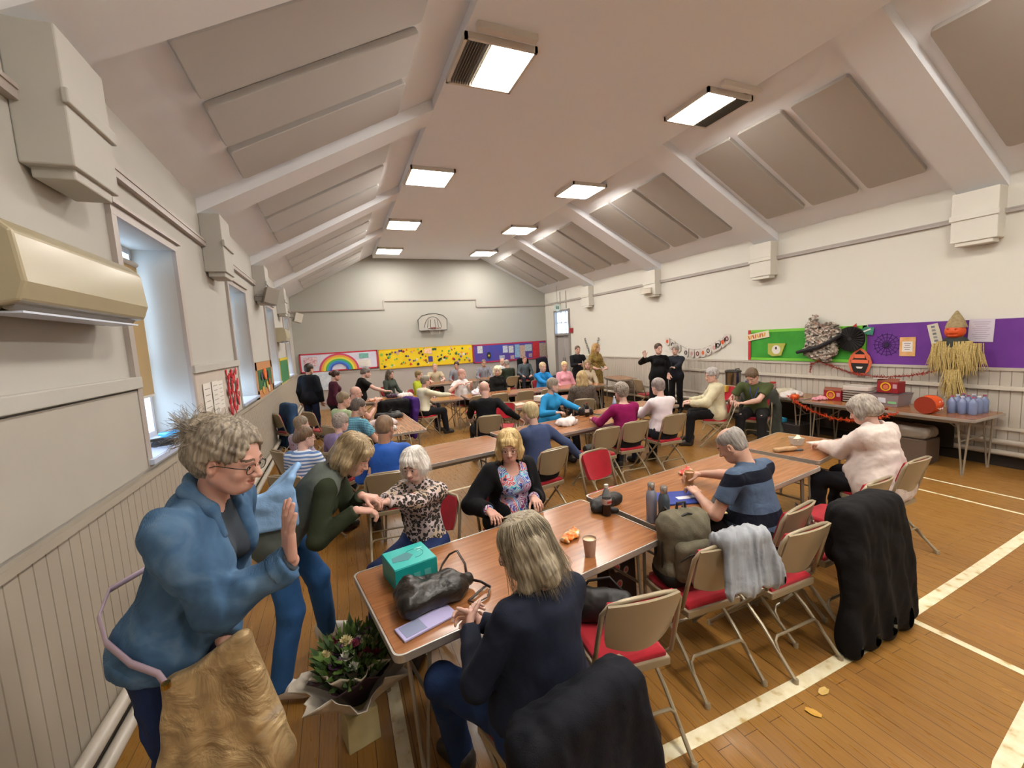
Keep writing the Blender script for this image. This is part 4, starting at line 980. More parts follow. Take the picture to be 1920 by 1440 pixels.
# trick or treat style face sign
F0=empty('halloween_sign','orange and black lantern-shaped sign with a grin at the boards\' join','sign',wp('R',4.20,1.30,.05),WR['R'])
plate('sign_board','',0,0,[(0,.24),(.07,.19),(.14,.1),(.17,.0),(.13,-.14),(.05,-.21),(-.05,-.21),(-.13,-.14),(-.17,.0),(-.14,.1),(-.07,.19)],flat('cf6440',.7),0,.006,F0,local=True)
plate('black_shape','',0,0,[(0,.2),(.06,.15),(.09,.06),(.13,.03),(.12,-.05),(.08,-.17),(-.08,-.17),(-.12,-.05),(-.13,.03),(-.09,.06),(-.06,.15)],flat('1c1614',.7),.007,.003,F0,local=True)
plate('text_band','',0,0,rect(.15,.06),flat('dd6b45',.7),.011,.002,F0,local=True,at=(0,.10)); plate('text_band','',0,0,rect(.24,.055),flat('dd6b45',.7),.011,.002,F0,local=True,at=(0,.015)); plate('grin','',0,0,[(-.05,-.07),(.05,-.07),(.03,-.10),(-.03,-.10)],white,.011,.002,F0,local=True)
m=MB(); cx=[(.2*math.cos(a)*k,0,.2*math.sin(a)*k) for k in(1,) for a in np.linspace(0,2*PI,25)]
W1=empty('paper_web','dark purple web rosette on the purple board','paper decoration',wp('R',3.86,1.58,.024),WR['R'])
m=MB()
for k in(.06,.11,.16): m.tube([(k*math.cos(a),0,k*math.sin(a)) for a in np.linspace(0,2*PI,17)[:-1]],.003,4,closed=True)
for i in range(8): a=PI*i/8; m.tube([(-.18*math.cos(a),0,-.18*math.sin(a)),(.18*math.cos(a),0,.18*math.sin(a))],.0035,4)
m.build('threads',flat('2d174e',.7),W1); plate('spider','',0,0,disc(.03,10,.04),flat('20103a',.7),.003,.01,W1,local=True)
o=sheet('R',3.60,1.55,.19,.28,paper('c89a58','d8a878',12),'orange-bordered poster on the purple board','poster'); 
q=plate('notice','',0,0,rect(.125,.15),white,.004,.001,o,local=True,at=(0,.0))
for i in range(4): plate('printed_line','',0,0,rect(.08-.02*(i%2),.008),flat('55506a',.7),.006,.001,o,local=True,at=(0,.05-.03*i))
o=plate('paper_tag','R',3.29,1.70,[(-.06,.17),(.06,.17),(.07,-.12),(.03,-.17),(-.03,-.17),(-.06,-.12)],flat('c8c2ae',.7),.027,.004,rot=.22,label='tilted long cream tag with grey letters on the purple board',cat='paper tag')
for i in range(6):
    y=.13-i*.05; plate('letter','',0,0,[(-.022,-.012),(.022,-.016),(.02,.014),(-.018,.016)],flat('8a8c90' if i%2 else '70757c',.7),.005,.001,o,local=True,rot=.22,at=(-y*math.sin(.22),y*math.cos(.22)))
sheet('R',2.83,1.76,.24,.30,flat('c9c2cf',.7),'pale lilac typed sheet at the right of the purple board','notice',rot=-.03,lines=9,linec='9a92a4')
# scarecrow
SCR=empty('scarecrow','hanging straw scarecrow with a pumpkin face and pointed sack hat','scarecrow',wp('R',3.03,1.55,.16),WR['R'])
org=NT('pumpkin_orange','d2521c',.45).m
s=S(); 
for i in range(7): a=PI*i/7; s.e((.035*math.cos(2*a),.035*math.sin(2*a),.21),(.07,.07,.085),None,.01)
for q in(-1,1): s.b((q*.045,-.12,.235),(.016,.05,.013),np.array(Matrix.Rotation(q*.5,3,'Y')),.004,sub=True)
s.b((0,-.12,.17),(.055,.05,.012),None,.004,sub=True)
v,f=s.mesh(.007); npmesh('pumpkin_head',v,f,org,SCR)
m=MB(); m.lathe([(.11,.26),(.105,.28),(.085,.34),(.045,.42),(.012,.48),(0,.485)],(.0,.02,0),18); m.build('sack_hat',vary('8a7a58','a08e68',30,.9,.6,name='hessian',bs=200),SCR,smooth=1)
m=MB(); m.lathe([(.13,.0),(.14,.08),(.1,.13),(.06,.14)],(0,.02,0),14,sy=.6); m.build('collar',flat('2e3330',.8),SCR,smooth=1)
straw=vary('b09a58','d0bd84',60,.85,.4,name='straw'); rs=random.Random(3); m=MB()
def straw_bunch(m,x0,x1,z0,z1,n,r=.004,sp=.04):
    for i in range(n):
        x=rs.uniform(x0,x1); y=rs.uniform(-.06,.05); l=rs.uniform(.75,1.1); dx=rs.uniform(-sp,sp)
        m.tube([(x,y,z0),(x+dx*.3,y-.02,z0+(z1-z0)*.35*l),(x+dx,y-.01,z0+(z1-z0)*.7*l),(x+dx*1.6,y,z0+(z1-z0)*l)],[r,r*1.2,r,r*.4],4)
straw_bunch(m,-.17,.17,.08,-.36,230,.005,.05); m.build('straw_torso',straw,SCR)
for q in(-1,1): m=MB(); straw_bunch(m,q*.14-.05,q*.24+.03,.05,-.30,90,.005,.05); m.build('straw_arm',straw,SCR)
m=MB(); straw_bunch(m,-.07,.09,-.3,-.70,150,.005,.05); m.build('straw_legs',straw,SCR)
m=MB(); s=S(); s.c((0,.01,.1),(0,.01,-.6),.09,.04,.03,(V(0,1,0),.6)); v,f=s.mesh(.012); npmesh('sack_core',v,f,flat('6a5a3a',.9),SCR)
# tinsel garlands
def tinsel(name,pts,mat,label,r=.03,n=14,seed=1):
    rs=random.Random(seed); R=Vector(pts[0]); m=MB(); P=[Vector(p) for p in pts]; L=[0]
    for i in range(1,len(P)): L.append(L[-1]+(P[i]-P[i-1]).length)
    m.tube([p-R for p in P],.004,5); k=int(L[-1]/.012); vs=[];fs=[]
    for i in range(k):
        d=L[-1]*i/k; j=max(q for q in range(len(L)) if L[q]<=d); j=min(j,len(P)-2); c=P[j].lerp(P[j+1],(d-L[j])/(L[j+1]-L[j]))-R
        for _ in range(n//3):
            a=Vector((rs.gauss(0,1),rs.gauss(0,1),rs.gauss(0,1))).normalized()*r*rs.uniform(.6,1.2); b=Vector((rs.gauss(0,1),rs.gauss(0,1),rs.gauss(0,1))).normalized()*.007
            q=len(vs); vs+= [c-b,c+b,c+a]; fs.append((q,q+1,q+2))
    m._a(vs,fs); o=m.build(name,mat,loc=R); tag(o,label,'garland',kind='stuff'); return o
tinm=flat('9a3226',.45,.2,name='tinsel_red'); tino=flat('c8481c',.45,.2,name='tinsel_orange')
def para(a,b,sag,n=10): 
    a,b=Vector(a),Vector(b); return [a.lerp(b,i/n)-Vector((0,0,sag*4*(i/n)*(1-i/n))) for i in range(n+1)]
x=XR-.1
tinsel('tinsel_garland',[(x,4.95,1.10),(x,4.93,1.25),(x,4.8,1.31)]+para((x,4.7,1.27),(x,3.15,1.25),.17),tinm,'dark red tinsel garland hanging below the boards on the right wall',.05)
tinsel('tinsel_garland',para((6.92,4.78,.78),(6.90,3.25,.72),.24),tino,'orange tinsel garland drooping from the edge of the right-hand tables',.055,seed=2)
# bunting of hanging pennants
bp_=[(8.54,1.70),(8.36,1.62),(8.18,1.53),(7.92,1.42),(7.74,1.40),(7.56,1.40),(7.40,1.42),(7.25,1.47),(7.09,1.54),(6.98,1.59),(6.86,1.66),(6.75,1.73)]
m=MB(); m.tube([(XR-.02,y,z+.1) for y,z in bp_],.004,4); tag(m.build('bunting_string',flat('777777',.8)),'thin string of the letter bunting on the right wall','string')
for i,(y,z) in enumerate(bp_):
    o=plate('pennant','R',y,z,[(-.075,.1),(.075,.1),(.075,-.06),(0,-.12),(-.075,-.06)],flat('cdc6be',.7),.025,.003,label='white letter pennant hanging in the bunting on the right wall',cat='pennant',group='letter bunting pennants')
    c=['cf5a2e','1d1a1c','c8a0a0','1d1a1c','c09a94','7a2430','d4683c','1d1a1c','c09a94','1d1a1c','d4582a','6a1f2c'][i]
    if i in(1,3,5,7,9,11):
        m=MB(); m.tube([(.034*math.cos(a),-.006,.043*math.sin(a)) for a in np.linspace(0,2*PI,17)[:-1]],.010,6,closed=True); m.build('letter',flat(c,.7),o)
    else: plate('letter','',0,0,disc(.04,10,.05),flat(c,.7),.004,.002,o,local=True)
# antler-like paper chains above the standing pair
for s_,lab in((12.30,'left black paper chain rising on the right wall behind the standing pair'),(11.70,'right black paper chain rising on the right wall behind the standing pair')):
    R0=empty('paper_chain',lab,'paper chain',wp('R',s_,1.62,.03),WR['R']); k=1 if s_>12 else -1
    for i in range(6):
        c=Vector((k*(-.10+.045*i),0,.20-.085*i)); m=MB(); m.tube([(c.x+.03*math.cos(a),-.005*(i%2),c.z+.05*math.sin(a)) for a in np.linspace(0,2*PI,13)[:-1]],.007,5,closed=True); m.build('link',flat('1e1f26',.7),R0)
# basketball backboard
HB=empty('basketball_hoop','white backboard with black outline and lowered hoop on the end wall','basketball hoop',(3.27,YE-.05,2.72))
P=[(-.5,-.28),(.5,-.28),(.52,.1),(.38,.24),(.15,.30),(-.15,.30),(-.38,.24),(-.52,.1)]
m=MB(); m.prism([(a*.99,b*.99) for a,b in P],1,-.07,-.05); m.build('backboard',flat('a3a097',.5),HB)
mm=MB(); mm.box((0,.0,0),(.7,.11,.06)); mm.build('wall_mount',flat('8a847c',.5),HB); blk=flat('2a211f',.6,name='black_line'); m=MB(); m.tube([(a,-.075,b) for a,b in P],.012,6,closed=True); m.build('outline',blk,HB)
m=MB(); m.tube([(.3*math.cos(a),-.075,-.18+.38*math.sin(a)) for a in np.linspace(0,PI,15)],.008,5)
for a in(-.2,-.09,.09,.2): m.tube([(a,-.075,-.18),(a*.8,-.075,.1)],.007,5)
m.build('painted_arch',blk,HB); m=MB(); m.box((0,-.1,-.2),(.16,.07,.05)); m.build('wall_mount',flat('8a847c',.5),HB) if False else None; m.build('bracket',flat('6e2f2a',.5),HB)
m=MB(); m.tube([(.225*math.cos(a),-.34+.225*math.sin(a),-.22) for a in np.linspace(0,2*PI,25)[:-1]],.009,6,closed=True); m.build('rim',flat('5a2a22',.4,.5),HB,smooth=1)
m=MB()
for k in range(12):
    a=2*PI*k/12
    for s_ in(-1,1): m.tube([(.22*math.cos(a),-.34+.22*math.sin(a),-.22),(.17*math.cos(a+s_*.26),-.34+.17*math.sin(a+s_*.26),-.33),(.13*math.cos(a),-.34+.13*math.sin(a),-.44)],.0025,4)
m.build('net',flat('b8b2a8',.8),HB)
# exit sign, alarm, door notice, wall heater / speakers
E0=empty('exit_sign','small round white and green exit sign hanging above the far door','exit sign',(XR-.25,13.85,3.02)); m=MB(); m.lathe([(0,-.015),(.13,-.015),(.14,0),(.13,.015),(0,.015)],(0,0,0),20,Matrix.Rotation(PI/2,3,'X')); m.build('sign_disc',flat('cfe0d8',.4),E0)
for q in(-.03,.03): m=MB(); m.box((q,-.02,-.01),(.03,.01,.1)); m.build('running_mark',flat('1f6a50',.5),E0)
m=MB(); m.tube([(0,0,.13),(0,0,.80)],.006,6); m.build('hanger',flat('8a8a8a',.4,.6),E0)
o=plate('alarm_call_point','R',13.28,2.16,rect(.16,.16),flat('9a1f30',.5),.0,.06,label='small red alarm box at the corner of the window by the door',cat='alarm')
o=sheet('R',13.05,1.32,.25,.33,flat('c8ccc4',.7),'framed white notice left of the far door','notice'); plate('picture','',0,0,rect(.06,.14),flat('4a7a6a',.7),.004,.001,o,local=True)
m=MB(); m.box((0,0,0),(.16,.3,.14)); m.box((.12,0,.05),(.12,.05,.04)); tag(m.build('wall_heater',flat('cdc6b6',.4),loc=(XR-.25,9.0,3.02),rz=.3,bevel=.01),'tilted cream wall heater below the third corbel of the right wall','wall heater')
for i,(y,l) in enumerate(((8.75,'grey loudspeaker bracketed high on the left wall, nearer one'),(14.6,'small cream loudspeaker high in the far left corner'))):
    R0=empty('wall_speaker',l,'loudspeaker',(XL+.25,y,2.98),.4); m=MB(); m.box((0,0,0),(.22,.2,.28),Matrix.Rotation(.3,3,'Y')); m.build('cabinet',flat('8f877c' if i==0 else 'b8b2a4',.5),R0,bevel=.01); m=MB(); m.box((-.15,0,.02),(.16,.04,.04)); m.build('bracket',flat('77706a',.5),R0)
# ---------------- things on tables ----------------
def on(tab,lx,ly,z=TH+.002):
    o=tb[tab]; c,s_=math.cos(o.rotation_euler.z),math.sin(o.rotation_euler.z); return (o.location.x+lx*c-ly*s_,o.location.y+lx*s_+ly*c,z)
T0=TH+.002
R0=empty('gift_box','teal cardboard appliance box at the corner of the nearest table','box',(.265,2.30,T0),.20)
m=MB(); m.box((0,0,.062),(.235,.225,.12)); m.build('carton',flat('128f8c',.4,name='teal_card'),R0,bevel=.003)
m=MB(); m.box((0,0,.1235),(.228,.218,.003)); m.build('lid_print',flat('27b3ad',.35),R0)
m=MB(); m.prism([(-.10,-.03),(-.02,-.05),(.02,-.01),(0,.04),(-.09,.02)],2,.125,.126); m.build('product_picture',flat('3f7f86',.4),R0)
m=MB(); m.tube([(.03+.05*math.cos(a),.0+.05*math.sin(a),.1255) for a in np.linspace(-1.8,2.2,12)],.0018,4); m.build('printed_swirl',flat('0e6a70',.4),R0)
m=MB(); m.box((.07,.045,.1255),(.045,.012,.001)); m.box((.07,.02,.1255),(.03,.006,.001)); m.build('printed_text',flat('9fdcd6',.4),R0)
for i in(-1,0,1): m=MB(); m.box((i*.06,-.1135,.05),(.035,.002,.05)); m.build('side_label',flat('4fa39e',.4),R0)
lea=vary('15130f','24201b',12,.32,.5,name='black_leather',bs=90)
# handbag
HB2=empty('handbag','slouchy black leather handbag lying on the nearest table','handbag',(.34,2.02,T0),.18)
s=S(); s.b((-.02,0,.055),(.165,.10,.05),None,.03,rd=.045); s.c((-.14,-.05,.06),(-.1,.07,.08),.055,.05,.04); s.c((.08,-.04,.05),(.19,.0,.045),.05,.03,.04); s.c((-.1,-.02,.10),(.1,.0,.085),.02,.015,.05); s.plane((0,0,.001),(0,0,-1))
v,f=s.mesh(.006,disp=wrinkle(3,.008,26)); npmesh('bag_body',v,f,lea,HB2)
m=MB(); m.tube([(.06,.07,.09),(.10,.12,.10),(.16,.16,.12),(.19,.12,.15),(.20,.05,.1),(.19,.02,.06)],.010,6,sx=.4); m.tube([(.19,-.02,.05),(.24,-.04,.03),(.27,-.09,.012),(.22,-.15,.008),(.15,-.16,.008),(.13,-.12,.008),(.2,-.09,.012),(.27,-.06,.012)],.008,6,sx=.4); m.build('strap',flat('2a1c14',.4),HB2,smooth=2)
m=MB(); m.lathe([(.008,-.006),(.014,0),(.008,.006)],(.205,.0,.05),10); m.build('ring',flat('c8b8a0',.2,1),HB2)
R0=empty('notebook','pale lilac notebook under the black handbag','notebook',(.27,1.865,T0),.30); m=MB(); m.box((0,0,.005),(.27,.105,.010)); m.build('pages',flat('b9b4e0',.5),R0,bevel=.002); m=MB(); m.box((-.07,0,.0108),(.1,.085,.001)); m.build('cover_label',flat('8f98b8',.5),R0)
def cup(loc,label,col='b59a88'):
    R0=empty('paper_cup',label,'cup',loc); m=MB(); m.lathe([(.028,0),(.03,.003),(.040,.10),(.0425,.1),(.0425,.104),(.038,.104),(.036,.088),(0,.088)],seg=24); m.build('cup_wall',flat(col,.6),R0,smooth=1)
    m=MB(); m.lathe([(.0285,0),(.0292,.0),(.0310,.014),(.0300,.014)],seg=24); m.build('white_base',flat('d8d4cc',.5),R0); m=MB(); m.lathe([(0,.089),(.037,.089),(.037,.0915),(0,.0915)],seg=24); m.build('drink',flat('cbb58f',.3),R0); return R0
cup((1.255,2.03,T0),'brown paper cup of milky coffee on the nearest table')
cup((2.60,2.62,T0),'paper cup by the hands of the person in the striped polo','b08c60')
cup((3.74,9.42,T0),'paper cup before the white-blond person in black','c8a878')
def crisps(loc,label,c1,c2,rz):
    s=S(); s.e((0,0,.016),(.085,.045,.017),None,.01); s.c((-.08,-.03,.01),(-.08,.03,.012),.008,.008,.02); s.c((.07,.02,.012),(.10,.04,.02),.02,.008,.02)
    v,f=s.mesh(.004,disp=wrinkle(int(loc[0]*99),.008,60)); n=NT('crisp_foil',c1,.3,.3); n.col(n.ramp(n.noise(22,2).outputs[0],[(.4,c1),(.5,c2),(.62,'e8d0b0')])); o=npmesh('crisp_packet',v,f,n.m,loc=loc); o.rotation_euler=(0,0,rz); tag(o,label,'crisp packet')
crisps((1.27,2.27,T0),'open orange crisp packet left of the coffee cup','d8641c','e8902a',.5)
crisps((2.78,2.84,T0),'red crisp packet left of the person in the striped polo','b8201c','d8442a',.3)
# bottles
glm=NT('clear_plastic','d8dde0',.08); glm.set('Transmission Weight',.9); glm.set('IOR',1.2); glm=glm.m; cola=flat('1d0c08',.12,name='cola_liquid')
R0=empty('cola_bottle','clear bottle of dark cola with red label on the nearest table','bottle',(1.66,2.44,T0)); m=MB(); m.lathe([(.028,0),(.033,.01),(.032,.05),(.029,.075),(.033,.11),(.033,.125)],seg=20); m.build('cola',cola,R0,smooth=1)
m=MB(); m.lathe([(.0335,.125),(.033,.145),(.022,.175),(.013,.195),(.0125,.205)],seg=20); m.build('shoulder',glm,R0,smooth=1); m=MB(); m.lathe([(.0338,.085),(.0342,.088),(.0345,.122),(.0338,.125)],seg=20); m.build('label',flat('a89890',.4),R0,smooth=1); m=MB(); m.box((0,-.0345,.104),(.035,.002,.016)); m.build('label_print',flat('9a2a2a',.5),R0); m=MB(); m.lathe([(.0155,.203),(.016,.222),(.012,.224),(0,.224)],seg=16); m.build('cap',flat('b8b4ae',.4),R0)
def flask(loc,label,col):
    R0=empty('steel_flask',label,'flask',loc); m=MB(); m.lathe([(.034,0),(.0365,.004),(.0365,.175),(.030,.205),(.020,.222)],seg=24); m.build('flask_body',flat(col,.35,.3),R0,smooth=1); m=MB(); m.lathe([(.0225,.222),(.0235,.226),(.0235,.262),(.019,.268),(0,.268)],seg=20); m.build('cap',flat('b9b4ae',.25,.9),R0,smooth=1)
flask((1.86,2.21,T0),'silvery-lilac metal flask, left of the two flasks','8f93a4'); flask((1.885,2.12,T0),'slate grey metal flask, right of the two flasks','4a555e')
s=S(); s.b((0,0,.04),(.14,.055,.04),None,.03,rd=.035); s.c((-.15,-.02,.03),(-.05,-.13,.022),.028,.02,.04); s.plane((0,0,.001),(0,0,-1)); v,f=s.mesh(.005,disp=wrinkle(14,.003,30))
R0=empty('camera_case','long black padded case with cord on the nearest table','case',(1.75,2.57,T0),.25); npmesh('case_body',v,f,flat('171513',.55),R0); m=MB(); m.tube([(-.05,.055,.05),(0,.10,.03),(.08,.14,.02),(.15,.11,.03),(.16,.04,.05)],.004,5); m.build('cord',flat('2a1812',.5),R0)
R0=empty('document_folder','royal blue plastic folder on the second front table','folder',(2.30,2.42,T0),-.35); m=MB(); m.rbox((0,0,.006),(.36,.24,.012),.03); m.build('folder_cover',flat('20388f',.4),R0); m=MB(); m.box((.04,-.02,.013),(.14,.05,.002),rotz(.1)); m.build('white_label',flat('d4d2d8',.5),R0)
m=MB(); m.box((0,0,.004),(.16,.075,.008)); tag(m.build('paper_napkin',flat('d8c48c',.8),loc=(2.32,2.12,T0),rz=-.5,bevel=.002),'folded cream napkin on the table edge by the striped polo','napkin')
s=S(); s.b((0,0,.018),(.09,.035,.018),None,.02,rd=.017); v,f=s.mesh(.005); o=npmesh('glasses_case',v,f,flat('1a1714',.5),loc=(2.46,2.22,T0)); o.rotation_euler=(0,0,.6); tag(o,'black soft glasses case under the striped polo elbow','glasses case')
R0=empty('pencil_case','long tan fabric pencil case on the short table','pencil case',(4.06,2.83,T0),-.25); s=S(); s.b((0,0,.022),(.12,.03,.02),None,.02,rd=.018); v,f=s.mesh(.004,disp=wrinkle(2,.003,30)); npmesh('case_body',v,f,vary('a07e5c','b8946c',20,.7,.2,name='tan_cloth'),R0); m=MB(); m.box((.13,-.02,.006),(.09,.03,.012)); m.build('dark_end',flat('3c4a50',.5),R0)
R0=empty('plastic_tub','square clear tub of white paper slips on the short table','tub',(4.38,2.93,T0),.3); m=MB(); m.lathe([(.055,0),(.075,.07),(.078,.075),(.074,.075),(.052,.004)],seg=4); m.build('tub_wall',flat('b8b4a8',.3),R0); s=S()
for i in range(7): s.b((random.uniform(-.03,.03),random.uniform(-.03,.03),.05+random.uniform(0,.03)),(.025,.018,.006),np.array(Euler((random.random(),random.random(),random.random())).to_matrix()),.004,rd=.004)
v,f=s.mesh(.004); npmesh('paper_slips',v,f,flat('d8d0b8',.7),R0)
m=MB(); m.box((0,0,.006),(.24,.17,.012)); m.box((0,-.0,.013),(.23,.16,.003),rotz(.03)); tag(m.build('writing_pad',flat('d6cdc2',.7),loc=(4.60,2.80,T0),rz=-.3),'open white writing pad in front of the pink jumper','writing pad')
m=MB(); m.tube([(-.06,0,.0),(.06,0,.02)],.004,6); tag(m.build('pen',flat('2a3a5a',.4),loc=(4.66,2.70,T0+.025),rz=1.0),'dark pen lying across the writing pad','pen')
def bagmesh(loc,label,r,mat,seed,cat='bag',h=.1,nm='plastic_bag'):
    rs=np.random.RandomState(seed); s=S()
    for i in range(7): s.e((rs.uniform(-1,1)*r*.7,rs.uniform(-1,1)*r*.4,h*.3*rs.uniform(.5,1)),(r*.45,r*.35,h*.45),None,.03)
    s.c((0,0,h*.3),(rs.uniform(-.3,.3)*r,0,h),.03,.012,.03); s.plane((0,0,.001),(0,0,-1)); v,f=s.mesh(.008,disp=wrinkle(seed,.014,30)); return tag(npmesh(nm,v,f,mat,loc=loc),label,cat)
wbag=flat('d4ccc8',.35,name='white_plastic'); bagmesh((3.0,5.30,T0),'crumpled white plastic bag on the second-row table',.2,wbag,1,h=.14)
bagmesh((.60,7.15,T0),'crumpled pink and white carrier bag on the left table',.24,vary('b8a0a0','d8cccc',14,.4,0,name='pink_plastic'),2,h=.13); bagmesh((.62,6.65,T0),'pale checked plastic bag at the near end of the left table',.2,vary('c8c4c0','a8a8a4',20,.4,0,name='pale_plastic'),3,h=.10)
bagmesh((.75,7.75,T0),'black bag at the far end of the left table',.22,flat('15120f',.6),4,h=.14)
bagmesh((1.45,10.6,T0),'crumpled white bag on the cluttered table',.2,wbag,5,h=.14); bagmesh((.75,10.5,T0),'orange and white wrappers on the cluttered table',.16,vary('c86a3a','d8c8b8',25,.4,0,name='wrapper'),6,h=.07)
bagmesh((1.15,10.7,T0),'dark purple bag on the cluttered table',.12,flat('3a2038',.6),7,h=.13)
bagmesh((2.95,9.55,T0),'white and lilac plastic bag before the white t-shirt',.18,vary('c0b4c8','dcd8dc',18,.4,0,name='lilac_plastic'),8,h=.18)
bagmesh((4.98,9.35,T0),'small orange packet before the bright blue jumper',.07,vary('c85020','e07838',25,.4,0,name='orange_foil'),9,h=.1)
bagmesh((3.60,5.78,T0),'black camera bag beside the cola bottle in the second row',.12,flat('131110',.4),10,h=.16)
bagmesh((.2,6.2,T0),'small leafy green bag at the left table edge',.08,flat('6f8448',.7),12,h=.12) if False else None
R0=empty('cola_bottle','dark cola bottle beside the black camera bag in the second row','bottle',(3.52,5.62,T0)); m=MB(); m.lathe([(.03,0),(.034,.01),(.034,.14),(.02,.18),(.013,.2)],seg=16); m.build('cola',cola,R0,smooth=1); m=MB(); m.lathe([(.0345,.07),(.0352,.07),(.0352,.12),(.0345,.12)],seg=16); m.build('label',flat('b8a8a0',.5),R0); m=MB(); m.lathe([(.015,.2),(.016,.22),(0,.222)],seg=12); m.build('cap',flat('7a1f20',.4),R0)
R0=empty('water_bottle','clear water bottle standing in front of the grey shawl','bottle',(4.22,5.88,T0)); m=MB(); m.lathe([(.03,0),(.033,.01),(.031,.06),(.033,.12),(.024,.16),(.013,.19),(.013,.21)],seg=16); m.build('bottle_wall',NT('bottle_blue','a8b8cc',.15).m,R0,smooth=1); m=MB(); m.lathe([(.0335,.07),(.0345,.07),(.0345,.11),(.0335,.11)],seg=16); m.build('label',flat('7a88b8',.5),R0); m=MB(); m.lathe([(.015,.208),(.015,.225),(0,.226)],seg=12); m.build('cap',flat('d8d8dc',.4),R0)
m=MB(); m.box((0,0,.012),(.10,.055,.024)); tag(m.build('tissue_pack',flat('d8cfc2',.6),loc=(3.66,5.32,T0),rz=.2,bevel=.004),'small white tissue pack left of the magenta top','tissue pack')
m=MB(); m.box((0,0,.006),(.28,.2,.012)); tag(m.build('paper_plate',flat('d5ccc4',.6),loc=(4.55,5.6,T0),rz=.3,bevel=.003),'white paper plate of papers by the water bottle','plate')
# projector
R0=empty('projector','white projector on the third-row table','projector',(3.75,7.55,T0),.15); m=MB(); m.rbox((0,0,.06),(.36,.27,.10),.03); m.build('housing',flat('d4d0c6',.4),R0,bevel=.004); m=MB(); m.lathe([(.045,0),(.045,.02),(.03,.022),(0,.015)],(.09,-.135,.06),20,Matrix.Rotation(PI/2,3,'X')); m.build('lens',flat('2a2a30',.2),R0)
m=MB()
for i in range(6): m.box((-.14+i*.025,-.136,.06),(.012,.004,.06))
m.build('vent_grille',flat('9a968e',.5),R0)
for sx in(-1,1): m=MB(); m.lathe([(.015,0),(.015,.012)],(sx*.13,.0,0),10); m.build('foot',dark,R0)
m=MB(); m.box((0,0,.004),(.34,.22,.008)); tag(m.build('papers',flat('c8b8a8',.7),loc=(3.15,7.5,T0),rz=.3),'sheets of paper left of the projector','papers')
# right wall tables
def T_(x,y,z=T0): return (x,y,z)
PK=empty('pumpkin_bucket','orange plastic pumpkin bucket lying on its side on the long table','pumpkin bucket',T_(7.12,3.02,T0+.115),0)
s=S()
for i in range(10): a=2*PI*i/10; s.e((0,.058*math.cos(a),.058*math.sin(a)),(.135,.062,.062),None,.008)
v,f=s.mesh(.007); npmesh('bucket_body',v,f,org,PK)
m=MB(); 
for (a,b) in ((-.03,.03),(.035,.03)): m.tube([(a*1.0-.02,-.098,b-.02),(a,-.108,b+.02),(a+.02,-.1,b-.02)],.006,5,closed=True)
m.tube([(-.06,-.1,-.035),(-.03,-.112,-.055),(0,-.108,-.04),(.03,-.112,-.055),(.06,-.1,-.035)],.007,5); m.build('face_print',flat('d8d0cc',.5),PK)
m=MB(); m.lathe([(.10,0),(.112,.0),(.112,.01),(.10,.01)],(-.125,0,0),20,Matrix.Rotation(-PI/2,3,'Y')); m.build('rim',flat('8a2a10',.5),PK)
wb=NT('water_bottle_blue','8c9cc4',.12); wb.set('Transmission Weight',.35); wb=wb.m
k=0
for i in range(3):
    for j in range(3):
        R0=empty('water_bottle','clear blue water bottle in the shrink-wrapped pack at the table end','bottle',T_(7.30+.14*i,2.68+.1*j),0,'pack of water bottles'); m=MB(); m.lathe([(.036,0),(.043,.015),(.040,.07),(.043,.14),(.035,.17),(.015,.195),(.015,.21)],seg=14); m.build('bottle_wall',wb,R0,smooth=1); m=MB(); m.lathe([(.018,.208),(.018,.225),(0,.226)],seg=10); m.build('cap',flat('c8ccdc' if (i+j)%2 else '9a4a6a',.4),R0)
def redbox(loc,label,rz=PI/2*0-PI/2):
    R0=empty('biscuit_box',label,'box',loc,rz); m=MB(); m.box((0,0,.08),(.26,.18,.16)); m.build('carton',flat('8e1420',.5),R0,bevel=.003)
    P=[(.065*math.cos(a),.09+.065*math.sin(a)) for a in np.linspace(0,2*PI,21)]+[(.047*math.cos(a),.09+.047*math.sin(a)) for a in np.linspace(2*PI,0,21)]; m=MB(); m.prism([(a-.02,b) for a,b in P],1,-.094,-.0905); m.build('yellow_ring',flat('d8a81a',.5),R0)
    m=MB(); m.prism([(a*.75-.02,.085+b*.75) for a,b in disc(.047,14)],1,-.093,-.0905); m.build('face_print',flat('c86a4a',.5),R0); m=MB(); m.box((.09,-.091,.1),(.05,.002,.06)); m.build('text_patch',flat('b8909a',.5),R0)
    m=MB(); m.sheet(lambda u,v:(-.13+.26*u,-.09+.04*v,.16+.05*v),2,2,.003); m.build('flap',flat('7a3a20',.6),R0); return R0
redbox(T_(7.35,4.30),'red box with a yellow ring left of the foil trays')
CR=empty('storage_crate','clear plastic storage crate with a white label on the long table','crate',T_(7.42,3.60),-PI/2); m=MB(); m.lathe([(.22,0),(.26,.17),(.275,.18),(.25,.18),(.21,.006)],seg=4,R=rotz(PI/4),sy=1); m.box((0,0,.004),(.30,.30,.006)); m.build('crate_wall',NT('cloudy_plastic','8f8488',.3).m,CR); m=MB(); m.box((-.02,-.17,.09),(.09,.012,.08)); m.build('label',flat('c8ccd4',.5),CR); m=MB(); m.box((.1,-.165,.06),(.1,.012,.03)); m.build('green_item',flat('7ab880',.5),CR)
redbox((7.42,3.60,T0+.185),'red box with a yellow ring on top of the clear crate')
m=MB(); m.box((0,0,.0),(.22,.16,.006),Matrix.Rotation(.15,3,'Y')); tag(m.build('paper_leaflet',flat('d0c8c4',.6),loc=(7.42,3.72,T0+.375),rz=.4),'white leaflet resting on the higher red box','leaflet')
R0=empty('foil_tray_stack','stack of shiny cling-wrapped platters on the long table','platters',T_(7.40,3.98),-PI/2)
